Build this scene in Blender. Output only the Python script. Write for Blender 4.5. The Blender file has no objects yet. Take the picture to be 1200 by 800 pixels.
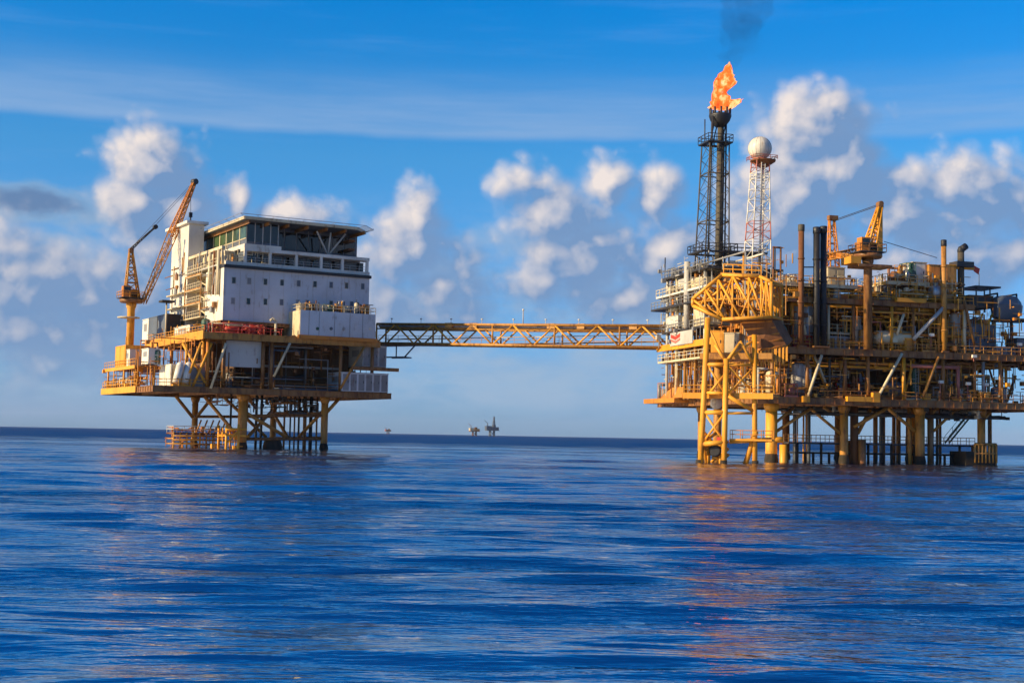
import bpy, math, random
import numpy as np
from mathutils import Vector, Matrix
R = math.radians
sc = bpy.context.scene
col = sc.collection

# ------------------------------------------------------------------ camera
EYE = Vector((0, 0, 3.2)); FPX = 1600.0
ROLL = math.atan(22.0 / 1200.0); PITCH = math.atan(110.0 / FPX)
_f = Vector((0, math.cos(PITCH), math.sin(PITCH)))
_u0 = Vector((0, -math.sin(PITCH), math.cos(PITCH)))
_r = Vector((1, 0, 0)) * math.cos(ROLL) + _u0 * math.sin(ROLL)
_u = _u0 * math.cos(ROLL) - Vector((1, 0, 0)) * math.sin(ROLL)
cam_d = bpy.data.cameras.new('camera'); cam = bpy.data.objects.new('camera', cam_d); col.objects.link(cam)
cam_d.sensor_width = 36; cam_d.lens = 36 * FPX / 1200; cam_d.clip_start = 0.5; cam_d.clip_end = 90000
M = Matrix((_r, _u, -_f)).transposed().to_4x4(); M.translation = EYE
cam.matrix_world = M
sc.camera = cam

def ray(px, py):
    return (_f * FPX + _r * (px - 600) + _u * (400 - py))

# ------------------------------------------------------------------ light
SUN_AZ = R(21); SUN_EL = R(24)      # sun stands at the left, a little towards the viewer
S = Vector((-math.cos(SUN_AZ) * math.cos(SUN_EL), -math.sin(SUN_AZ) * math.cos(SUN_EL), math.sin(SUN_EL)))
sun_d = bpy.data.lights.new('sun', 'SUN'); sun = bpy.data.objects.new('sun', sun_d); col.objects.link(sun)
sun_d.energy = 5.0; sun_d.angle = R(0.55); sun_d.color = (1.0, 0.78, 0.46)
sun.rotation_euler = S.to_track_quat('Z', 'Y').to_euler(); sun.location = (-60, 0, 120)
sc.view_settings.view_transform = 'Standard'; sc.view_settings.look = 'None'
sc.view_settings.exposure = 0.55; sc.view_settings.gamma = 1.0; sc.view_settings.use_curve_mapping = False
sc.cycles.use_denoising = True
sc.cycles.max_bounces = 6; sc.cycles.volume_bounces = 0; sc.cycles.transparent_max_bounces = 8
sc.cycles.sample_clamp_indirect = 6

# ------------------------------------------------------------------ node helpers
class NT:
    def __init__(s, tree): s.t = tree
    def n(s, typ, **kw):
        nd = s.t.nodes.new(typ)
        for k, v in kw.items():
            if k == 'ins':
                for a, b in v.items():
                    s.put(nd.inputs[a], b)
            else: setattr(nd, k, v)
        return nd
    def put(s, sock, b):
        if isinstance(b, bpy.types.NodeSocket): s.t.links.new(b, sock)
        else: sock.default_value = b
    def m(s, op, a, b=0.0, c=0.0, clamp=False):
        nd = s.t.nodes.new('ShaderNodeMath'); nd.operation = op; nd.use_clamp = clamp
        s.put(nd.inputs[0], a); s.put(nd.inputs[1], b); s.put(nd.inputs[2], c)
        return nd.outputs[0]
    def rng(s, x, a, b, c=0.0, d=1.0, smooth=True):
        nd = s.t.nodes.new('ShaderNodeMapRange'); nd.interpolation_type = 'SMOOTHSTEP' if smooth else 'LINEAR'
        s.put(nd.inputs[0], x)
        for i, v in enumerate((a, b, c, d)): s.put(nd.inputs[i + 1], v)
        return nd.outputs[0]
    def mix(s, f, a, b, typ='MIX'):
        nd = s.t.nodes.new('ShaderNodeMix'); nd.data_type = 'RGBA'; nd.blend_type = typ
        s.put(nd.inputs[0], f); s.put(nd.inputs[6], a); s.put(nd.inputs[7], b)
        return nd.outputs[2]
    def noise(s, vec, scale, detail=4.0, rough=0.55, dim='3D'):
        nd = s.t.nodes.new('ShaderNodeTexNoise'); nd.noise_dimensions = dim
        s.put(nd.inputs['Vector'], vec); nd.inputs['Scale'].default_value = scale
        nd.inputs['Detail'].default_value = detail; nd.inputs['Roughness'].default_value = rough
        return nd.outputs[0]

def c4(c): return (c[0], c[1], c[2], 1.0)

# ------------------------------------------------------------------ sky with clouds
world = bpy.data.worlds.new('World'); sc.world = world; world.use_nodes = True
wt = world.node_tree; wt.nodes.clear(); W = NT(wt)
sky = W.n('ShaderNodeTexSky', sky_type='NISHITA', sun_disc=False, sun_elevation=SUN_EL)
sky.sun_rotation = math.atan2(S.x, S.y)
sky.altitude = 0; sky.air_density = 1.0; sky.dust_density = 0.25; sky.ozone_density = 4.0
tc = W.n('ShaderNodeTexCoord')
sep = W.n('ShaderNodeSeparateXYZ', ins={0: tc.outputs['Generated']})
AZ = W.m('ARCTAN2', sep.outputs[0], sep.outputs[1]); EL = W.m('ARCSINE', sep.outputs[2])

def ae(px, py):
    d = ray(px, py).normalized(); return math.atan2(d.x, d.y), math.asin(d.z)

# one cumulus lobe: pixel of the photograph -> a direction in the sky, sizes in 1/1600 rad, weight
LOBES = [(178, 200, 42, 36, 1.15), (160, 235, 34, 30, 1.0), (215, 240, 44, 34, .95), (281, 234, 12, 20, 1.0), (340, 252, 44, 16, .8),
         (40, 320, 80, 50, .95), (110, 350, 90, 60, .9), (30, 390, 60, 40, .9), (225, 300, 60, 50, .9), (62, 428, 40, 24, .85), (10, 290, 70, 26, .8), (200, 380, 70, 50, .75), (120, 420, 60, 30, .7),
         (485, 252, 20, 30, 1.0), (478, 300, 48, 40, .95), (520, 335, 56, 40, .85), (455, 345, 40, 40, .85), (500, 370, 60, 24, .7),
         (712, 212, 30, 22, 1.05), (618, 215, 34, 22, .85), (655, 255, 48, 36, .95), (690, 305, 66, 44, 1.0), (770, 240, 26, 36, .85), (790, 300, 46, 46, .85), (735, 350, 60, 24, .85), (640, 330, 40, 26, .75),
         (958, 150, 50, 36, 1.25), (985, 200, 46, 42, 1.15), (930, 225, 56, 46, 1.1), (890, 270, 50, 50, 1.05), (930, 295, 80, 36, 1.0), (1005, 190, 26, 26, .9),
         (1110, 218, 66, 30, 1.0), (1180, 245, 56, 36, 1.0), (1060, 255, 60, 32, .9), (1190, 300, 60, 34, .8), (1000, 320, 110, 34, .8), (1110, 300, 80, 40, .8)]
grp = bpy.data.node_groups.new('cumulus_density', 'ShaderNodeTree')
for nm in ('az', 'el'): grp.interface.new_socket(nm, in_out='INPUT', socket_type='NodeSocketFloat')
grp.interface.new_socket('d', in_out='OUTPUT', socket_type='NodeSocketFloat')
G = NT(grp); gi = G.n('NodeGroupInput'); go = G.n('NodeGroupOutput')
cv = G.n('ShaderNodeCombineXYZ', ins={0: gi.outputs[0], 1: gi.outputs[1], 2: 0.37}).outputs[0]
best = None
for (px, py, rx, ry, wgt) in LOBES:
    a, e = ae(px, py)
    rx *= 1.34; ry *= 1.30
    x = G.m('MULTIPLY', G.m('SUBTRACT', gi.outputs[0], a), 1600.0 / rx)
    y = G.m('MULTIPLY', G.m('SUBTRACT', gi.outputs[1], e), 1600.0 / ry)
    d = G.m('SQRT', G.m('ADD', G.m('MULTIPLY', x, x), G.m('MULTIPLY', y, y)))
    v = G.m('SUBTRACT', wgt, G.m('MULTIPLY', d, wgt * 0.85))
    if best is None: best = v
    else:
        nd = grp.nodes.new('ShaderNodeMath'); nd.operation = 'SMOOTH_MAX'
        G.put(nd.inputs[0], best); G.put(nd.inputs[1], v); nd.inputs[2].default_value = 0.18; best = nd.outputs[0]
# clouds elsewhere round the sky, seen only in reflections or from other views
n_far = G.noise(cv, 7.0, 3.0, 0.5)
side = G.rng(G.m('ABSOLUTE', gi.outputs[0]), 0.40, 0.52)
lowb = G.rng(gi.outputs[1], 0.05, 0.34, 1.0, 0.0)
elsewhere = G.m('SUBTRACT', G.m('ADD', G.m('MULTIPLY', G.m('MULTIPLY', side, lowb), G.m('MULTIPLY', n_far, 1.7)), G.m('MULTIPLY', side, 0.65)), 1.0)
best = G.m('MAXIMUM', G.m('ADD', best, 0.17), elsewhere)
best = G.m('MAXIMUM', best, -0.9)
n1 = G.noise(cv, 24.0, 8.0, 0.56)
wv = G.n('ShaderNodeCombineXYZ', ins={0: G.m('ADD', gi.outputs[0], G.m('MULTIPLY', n1, 0.03)), 1: G.m('ADD', gi.outputs[1], G.m('MULTIPLY', n1, 0.02)), 2: 0.2}).outputs[0]
def vor(sc_):
    nd = grp.nodes.new('ShaderNodeTexVoronoi'); nd.feature = 'F1'; nd.voronoi_dimensions = '2D'; nd.inputs['Scale'].default_value = sc_
    G.put(nd.inputs['Vector'], wv); return G.m('SUBTRACT', 0.42, nd.outputs['Distance'])
d = G.m('ADD', best, G.m('ADD', G.m('MULTIPLY', G.m('SUBTRACT', n1, 0.5), 1.05), G.m('ADD', G.m('MULTIPLY', vor(34.0), 0.42), G.m('MULTIPLY', vor(80.0), 0.26))))
grp.links.new(d, go.inputs[0])

def dens(da=0.0, de=0.0):
    g = wt.nodes.new('ShaderNodeGroup'); g.node_tree = grp
    W.put(g.inputs[0], W.m('ADD', AZ, da)); W.put(g.inputs[1], W.m('ADD', EL, de))
    return g.outputs[0]
d0 = dens(); d1 = dens(-0.010, 0.008); d2 = dens(-0.026, 0.020)
alpha = W.m('MULTIPLY', W.rng(d0, 0.0, 0.78), W.rng(EL, R(0.2), R(4.2), 0.35, 1.0))
lit = W.m('ADD', W.m('MULTIPLY', W.m('SUBTRACT', d0, d1), 1.05), W.m('MULTIPLY', W.m('SUBTRACT', d0, d2), 0.24))
lit = W.m('ADD', lit, W.rng(d0, 0.1, 0.9, 0.20, 0.08), clamp=True)
lit = W.m('MULTIPLY', lit, W.rng(EL, R(1.0), R(12.0), 0.55, 1.0))
K = 10.0                                           # the Background runs at 0.1
cl_sh = c4([K * v for v in (0.125, 0.21, 0.365)]); cl_li = c4([K * v for v in (0.66, 0.57, 0.51)])
cloud = W.mix(W.rng(lit, 0.05, 0.95, smooth=False), cl_sh, cl_li)
# base sky: Nishita, kept at a clear tropical blue
hs = W.n('ShaderNodeHueSaturation', ins={'Saturation': 1.32, 'Value': 1.84, 'Color': sky.outputs[0]}).outputs[0]
gr = W.n('ShaderNodeValToRGB', ins={0: W.rng(EL, 0.0, R(30), smooth=False)}); ge = gr.color_ramp.elements
ge[0].position = 0.0; ge[0].color = (.125, .25, .60, 1); ge[1].position = 1.0; ge[1].color = (.02, .34, .50, 1)
for k, c in ((.16, (.19, .36, .57)), (.38, (.36, .51, .565)), (.48, (.24, .52, .60)), (.585, (.05, .53, .665)), (.80, (.03, .40, .56))):
    e_ = ge.new(k); e_.color = c4(c)
hs = W.mix(1.0, hs, gr.outputs[0], 'MULTIPLY')
base = hs
# thin high veil with a sharp lower rim, and low hazy bank near the horizon
st = W.n('ShaderNodeCombineXYZ', ins={0: W.m('MULTIPLY', AZ, 2.2), 1: W.m('MULTIPLY', EL, 26.0), 2: 0.1}).outputs[0]
ns = W.noise(st, 1.7, 5.0, 0.6)
e_lo = ae(300, 153)[1]; e_hi = ae(300, 70)[1]
rim = W.m('ADD', EL, W.m('MULTIPLY', W.m('SUBTRACT', W.noise(cv if False else W.n('ShaderNodeCombineXYZ', ins={0: W.m('MULTIPLY', AZ, 6.0), 1: 0.0, 2: 0.0}).outputs[0], 1.0, 3.0), 0.5), 0.012))
veil = W.m('MULTIPLY', W.rng(rim, e_lo - 0.003, e_lo + 0.005), W.rng(rim, e_lo + 0.004, e_hi + 0.012, 1.0, 0.0))
veil = W.m('MULTIPLY', veil, W.rng(ns, 0.25, 0.75, 0.25, 0.85))
veil2 = W.m('MULTIPLY', W.m('MULTIPLY', W.rng(ns, 0.52, 0.75), 0.22), W.rng(EL, R(14), R(30), 1.0, 0.3))
bank = W.m('MULTIPLY', W.rng(EL, R(0.0), R(10.0), 1.0, 0.0), W.rng(W.noise(st, 1.1, 5.0, 0.55), 0.3, 0.7, 0.10, 0.85))
base = W.mix(W.m('MULTIPLY', veil, 0.92), base, c4([K * v for v in (0.20, 0.31, 0.49)]))
base = W.mix(veil2, base, c4([K * v for v in (0.13, 0.27, 0.50)]))
lowv = W.n('ShaderNodeCombineXYZ', ins={0: W.m('MULTIPLY', AZ, 13.0), 1: W.m('MULTIPLY', EL, 34.0), 2: 0.5}).outputs[0]
low = W.m('MULTIPLY', W.rng(W.noise(lowv, 1.0, 7.0, 0.58), 0.36, 0.66), W.m('MULTIPLY', W.rng(EL, R(0.4), R(1.8)), W.rng(EL, R(6.5), R(10.5), 1.0, 0.0)))
base = W.mix(W.m('MULTIPLY', bank, 0.85), base, c4([K * v for v in (0.19, 0.275, 0.42)]))
base = W.mix(W.m('MULTIPLY', low, 0.85), base, c4([K * v for v in (0.23, 0.325, 0.45)]))
# dark grey streak cloud low at the left
a, e = ae(30, 236)
x = W.m('MULTIPLY', W.m('SUBTRACT', AZ, a), 1600 / 95.0); y = W.m('MULTIPLY', W.m('SUBTRACT', EL, e), 1600 / 20.0)
dk = W.m('SUBTRACT', 1.0, W.m('SQRT', W.m('ADD', W.m('MULTIPLY', x, x), W.m('MULTIPLY', y, y))))
dk = W.m('ADD', dk, W.m('MULTIPLY', W.m('SUBTRACT', W.noise(W.n('ShaderNodeCombineXYZ', ins={0: AZ, 1: W.m('MULTIPLY', EL, 2.0), 2: 0.9}).outputs[0], 30.0, 5.0), 0.5), 1.6))
base = W.mix(W.rng(dk, -0.45, 0.2, 0.0, 0.55), base, c4([K * v for v in (0.20, 0.29, 0.40)]))
base = W.mix(W.rng(dk, 0.05, 0.75, 0.0, 0.85), base, c4([K * v for v in (0.085, 0.15, 0.28)]))
skyc = W.mix(W.m('MULTIPLY', alpha, 0.90), base, cloud)
bg = W.n('ShaderNodeBackground', ins={'Color': skyc, 'Strength': 0.1})
wo = W.n('ShaderNodeOutputWorld'); wt.links.new(bg.outputs[0], wo.inputs[0])

# ------------------------------------------------------------------ materials
def paint(name, c, rust=0.25, rough=0.5, rc=(0.13, 0.045, 0.014), metal=0.0, dirt=0.35):
    m = bpy.data.materials.new(name); m.use_nodes = True; t = m.node_tree; N = NT(t)
    b = t.nodes['Principled BSDF']
    co = N.n('ShaderNodeTexCoord').outputs['Object']
    mp = N.n('ShaderNodeMapping', ins={0: co}); mp.inputs['Scale'].default_value = (1.6, 1.6, 0.28)
    streak = N.noise(mp.outputs[0], 1.3, 6.0, 0.62)
    blot = N.noise(co, 0.55, 6.0, 0.65)
    k = N.m('ADD', N.m('MULTIPLY', streak, 0.55), N.m('MULTIPLY', blot, 0.45))
    f = N.rng(k, 0.60 - 0.28 * rust, 0.70 - 0.16 * rust, 0.0, min(1.0, 0.35 + rust))
    dcol = (c[0] * 0.58, c[1] * 0.54, c[2] * 0.5)
    cc = N.mix(N.rng(N.noise(co, 0.16, 5.0, 0.6), 0.35, 0.72, 0.0, dirt * 1.6), c4(c), c4(dcol))
    cc = N.mix(f, cc, c4(rc))
    N.put(b.inputs['Base Color'], cc)
    N.put(b.inputs['Roughness'], N.rng(blot, 0.3, 0.7, rough - 0.08, rough + 0.18))
    b.inputs['Metallic'].default_value = metal
    bp = N.n('ShaderNodeBump', ins={'Strength': 0.25, 'Distance': 0.03, 'Height': k}); N.put(b.inputs['Normal'], bp.outputs[0])
    return m
MT = dict(
    yellow=paint('yellow_paint', (0.70, 0.31, 0.022), 0.30),
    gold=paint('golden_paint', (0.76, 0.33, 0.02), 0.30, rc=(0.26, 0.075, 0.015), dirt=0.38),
    orange=paint('orange_paint', (0.60, 0.21, 0.02), 0.35),
    ochre=paint('ochre_paint', (0.48, 0.22, 0.035), 0.45),
    brown=paint('rusty_brown_steel', (0.29, 0.13, 0.032), 0.55),
    rust=paint('rust_steel', (0.20, 0.075, 0.022), 0.5, 0.75),
    dark=paint('dark_steel', (0.035, 0.034, 0.034), 0.25),
    black=paint('black_steel', (0.018, 0.018, 0.02), 0.1, dirt=0.1),
    soot=paint('sooty_steel', (0.075, 0.064, 0.046), 0.2, 0.7),
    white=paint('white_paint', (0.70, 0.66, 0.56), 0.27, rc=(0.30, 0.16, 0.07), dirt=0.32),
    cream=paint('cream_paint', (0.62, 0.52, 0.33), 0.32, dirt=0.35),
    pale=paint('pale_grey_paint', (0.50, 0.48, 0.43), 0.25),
    hull=paint('blue_grey_and_shaded_white', (0.55, 0.56, 0.57), 0.24, rc=(0.25, 0.16, 0.10), dirt=0.28),  # also the shaded tone of the white quarters and front module
    grey=paint('grey_paint', (0.25, 0.25, 0.25), 0.25),
    slate=paint('slate_paint', (0.10, 0.12, 0.15), 0.15),
    green=paint('green_paint', (0.035, 0.10, 0.065), 0.2),
    red=paint('red_paint', (0.50, 0.045, 0.025), 0.15),
    pink=paint('faded_red_paint', (0.46, 0.15, 0.11), 0.2),
    silver=paint('galvanised_steel', (0.42, 0.42, 0.42), 0.15, 0.38, metal=0.55),
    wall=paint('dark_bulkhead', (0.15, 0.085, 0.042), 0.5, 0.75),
    splash=paint('fouled_steel', (0.03, 0.022, 0.012), 0.25, 0.8),
)
def glass(name, c, rough=0.06):
    m = bpy.data.materials.new(name); m.use_nodes = True; b = m.node_tree.nodes['Principled BSDF']
    N = NT(m.node_tree); co = N.n('ShaderNodeTexCoord').outputs['Object']
    N.put(b.inputs['Base Color'], N.mix(N.rng(N.noise(co, 0.4, 3.0), 0.4, 0.6), c4(c), c4([v * 0.4 for v in c])))
    b.inputs['Roughness'].default_value = rough
    b.inputs['Specular IOR Level'].default_value = 0.6
    return m
MT['glass'] = glass('dark_glass', (0.012, 0.016, 0.022)); MT['greenglass'] = glass('green_tinted_glass', (0.06, 0.10, 0.045), 0.12)

# ------------------------------------------------------------------ frames and meshes
class Frame:
    def __init__(s, px, D, deg):
        s.O = Vector(((px - 600) / FPX * D, D, 0)); s.th = R(deg)
        s.U = Vector((math.cos(s.th), math.sin(s.th), 0)); s.V = Vector((-math.sin(s.th), math.cos(s.th), 0))
    def at(s, px, py, v):
        d = ray(px, py); t = ((s.O - EYE).dot(s.V) + v) / d.dot(s.V)
        P = EYE + d * t - s.O; return (P.dot(s.U), v, P.z)
    def atu(s, px, py, u):
        d = ray(px, py); t = ((s.O - EYE).dot(s.U) + u) / d.dot(s.U)
        P = EYE + d * t - s.O; return (u, P.dot(s.V), P.z)
    def atz(s, px, py, z):
        d = ray(px, py); t = (z - EYE.z) / d.z
        P = EYE + d * t - s.O; return (P.dot(s.U), P.dot(s.V), z)
    def w(s, p): return s.O + s.U * p[0] + s.V * p[1] + Vector((0, 0, p[2]))

def add3(p, q, k=1.0): return (p[0] + q[0] * k, p[1] + q[1] * k, p[2] + q[2] * k)
def lerp(p, q, t): return (p[0] + (q[0] - p[0]) * t, p[1] + (q[1] - p[1]) * t, p[2] + (q[2] - p[2]) * t)

class MB:
    def __init__(s): s.v = []; s.f = []; s.s = []
    def add(s, vs, fs, sm=False):
        k = len(s.v); s.v += [tuple(p) for p in vs]; s.f += [tuple(i + k for i in f) for f in fs]; s.s += [sm] * len(fs); return s
    def hexa(s, b, t):
        return s.add(list(b) + list(t), [(3, 2, 1, 0), (4, 5, 6, 7), (0, 1, 5, 4), (1, 2, 6, 5), (2, 3, 7, 6), (3, 0, 4, 7)])
    def box(s, a0, a1, b0, b1, c0, c1):
        if a0 > a1: a0, a1 = a1, a0
        if b0 > b1: b0, b1 = b1, b0
        if c0 > c1: c0, c1 = c1, c0
        return s.hexa([(a0, b0, c0), (a1, b0, c0), (a1, b1, c0), (a0, b1, c0)], [(a0, b0, c1), (a1, b0, c1), (a1, b1, c1), (a0, b1, c1)])
    def _basis(s, p, q):
        d = Vector(q) - Vector(p); d.normalize()
        a = d.cross(Vector((0, 0, 1)))
        if a.length < 0.05: a = d.cross(Vector((1, 0, 0)))
        a.normalize(); return d, a, a.cross(d)
    def tube(s, p, q, r, n=8, r2=None):
        r2 = r if r2 is None else r2
        if (Vector(q) - Vector(p)).length < 1e-4: return s
        d, a, b = s._basis(p, q); vs = []
        for P, rr in ((Vector(p), r), (Vector(q), r2)):
            for i in range(n):
                t = 2 * math.pi * i / n; vs.append(P + a * (rr * math.cos(t)) + b * (rr * math.sin(t)))
        k = len(s.v)
        s.add(vs, [(i, (i + 1) % n, n + (i + 1) % n, n + i) for i in range(n)], n > 5)
        s.f += [tuple(k + i for i in range(n - 1, -1, -1)), tuple(k + n + i for i in range(n))]; s.s += [False, False]
        return s
    def beam(s, p, q, w, h):
        d, a, b = s._basis(p, q); a = a * (w / 2); b = b * (h / 2); P = Vector(p); Q = Vector(q)
        return s.hexa([P - a - b, P + a - b, P + a + b, P - a + b], [Q - a - b, Q + a - b, Q + a + b, Q - a + b])
    def path(s, pts, r, n=8):
        for i in range(len(pts) - 1): s.tube(pts[i], pts[i + 1], r, n)
        for p in pts[1:-1]: s.ball(p, r * 1.12, 6, 4)
        return s
    def lathe(s, c, prof, n=16, axis='z'):
        vs = []; c = Vector(c)
        for (r, t) in prof:
            for i in range(n):
                x = r * math.cos(2 * math.pi * i / n); y = r * math.sin(2 * math.pi * i / n)
                vs.append(c + Vector({'z': (x, y, t), 'u': (t, x, y), 'v': (x, t, y)}[axis]))
        m = len(prof); k = len(s.v)
        s.add(vs, [(j * n + i, j * n + (i + 1) % n, (j + 1) * n + (i + 1) % n, (j + 1) * n + i) for j in range(m - 1) for i in range(n)], True)
        s.f += [tuple(k + i for i in range(n - 1, -1, -1)), tuple(k + (m - 1) * n + i for i in range(n))]; s.s += [True, True]
        return s
    def ball(s, c, r, n=12, m=8):
        return s.lathe(c, [(max(1e-3, r * math.sin(math.pi * j / m)), -r * math.cos(math.pi * j / m)) for j in range(m + 1)], n)
    def rail(s, p, q, h=1.1, gap=1.9, r=0.05):
        L = (Vector(q) - Vector(p)).length; n = max(1, int(round(L / gap)))
        for i in range(n + 1):
            a = lerp(p, q, i / n); s.tube(a, add3(a, (0, 0, h)), r, 5)
        for k in (0.52, 1.0): s.tube(add3(p, (0, 0, h * k)), add3(q, (0, 0, h * k)), r, 5)
        return s
    def railrect(s, a0, a1, b0, b1, z, sides='fblr', **k):
        if 'f' in sides: s.rail((a0, b0, z), (a1, b0, z), **k)
        if 'b' in sides: s.rail((a0, b1, z), (a1, b1, z), **k)
        if 'l' in sides: s.rail((a0, b0, z), (a0, b1, z), **k)
        if 'r' in sides: s.rail((a1, b0, z), (a1, b1, z), **k)
        return s
    def ladder(s, p, q, w=0.5, side=(1, 0, 0), r=0.04):
        for k in (-.5, .5): s.tube(add3(p, side, w * k), add3(q, side, w * k), r, 5)
        n = max(2, int((Vector(q) - Vector(p)).length / 0.4))
        for i in range(1, n):
            a = lerp(p, q, i / n); s.tube(add3(a, side, -w / 2), add3(a, side, w / 2), r * 0.7, 4)
        return s
    def stair(s, p, q, w=(0, 1.0, 0)):
        q2 = add3(q, w); p2 = add3(p, w)
        s.beam(p, q, 0.08, 0.28); s.beam(p2, q2, 0.08, 0.28)
        n = max(3, int(abs(q[2] - p[2]) / 0.28))
        for i in range(n):
            a = lerp(p, q, (i + .5) / n); b = lerp(p2, q2, (i + .5) / n); s.beam(a, b, 0.26, 0.04)
        for P, Q in ((p, q), (p2, q2)):
            s.tube(add3(P, (0, 0, 1.05)), add3(Q, (0, 0, 1.05)), 0.04, 5)
            for i in range(4):
                a = lerp(P, Q, i / 3); s.tube(a, add3(a, (0, 0, 1.05)), 0.04, 5)
        return s
    def lattice(s, b, t, n, rl, rb, ring=True, cross=1):
        m = len(b)
        for i in range(m): s.tube(b[i], t[i], rl, 6)
        for j in range(n):
            for i in range(m):
                k = (i + 1) % m
                a0 = lerp(b[i], t[i], j / n); a1 = lerp(b[i], t[i], (j + 1) / n)
                c0 = lerp(b[k], t[k], j / n); c1 = lerp(b[k], t[k], (j + 1) / n)
                if ring: s.tube(a1, c1, rb, 5)
                if cross == 2: s.tube(a0, c1, rb, 5); s.tube(c0, a1, rb, 5)
                elif cross == 1: s.tube(*((a0, c1) if (j + i) % 2 else (c0, a1)), rb, 5)
        return s

BASE = {}
def mesh_of(name, mb, mat, o):
    me = bpy.data.meshes.new(name)
    me.from_pydata([(p[0] - o[0], p[1] - o[1], p[2] - o[2]) for p in mb.v], [], mb.f)
    me.polygons.foreach_set('use_smooth', mb.s); me.materials.append(MT[mat] if isinstance(mat, str) else mat); me.update()
    return me
def tag(o, label, cat, group=None, kind=None):
    if label: o['label'] = label
    if cat: o['category'] = cat
    if group: o['group'] = group
    if kind: o['kind'] = kind
    return o
def thing(name, label, cat, fr, o, group=None):
    e = bpy.data.objects.new(name, None); col.objects.link(e); e.empty_display_size = 0.5
    e.location = fr.w(o); e.rotation_euler = (0, 0, fr.th); BASE[e.name] = tuple(o)
    return tag(e, label, cat, group)
def part(root, name, mb, mat, label=None):
    if not mb.v: return None
    o = BASE[root.name]; ob = bpy.data.objects.new(name, mesh_of(name, mb, mat, o)); col.objects.link(ob)
    ob.parent = root; BASE[ob.name] = o
    if label: ob['label'] = label
    return ob
def solo(name, label, cat, fr, mb, mat, group=None, kind=None):
    P = np.array(mb.v); o = (float((P[:, 0].min() + P[:, 0].max()) / 2), float((P[:, 1].min() + P[:, 1].max()) / 2), float(P[:, 2].min()))
    ob = bpy.data.objects.new(name, mesh_of(name, mb, mat, o)); col.objects.link(ob)
    ob.location = fr.w(o); ob.rotation_euler = (0, 0, fr.th); BASE[ob.name] = o
    return tag(ob, label, cat, group, kind)
WF = Frame(600, 0, 0)

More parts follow.
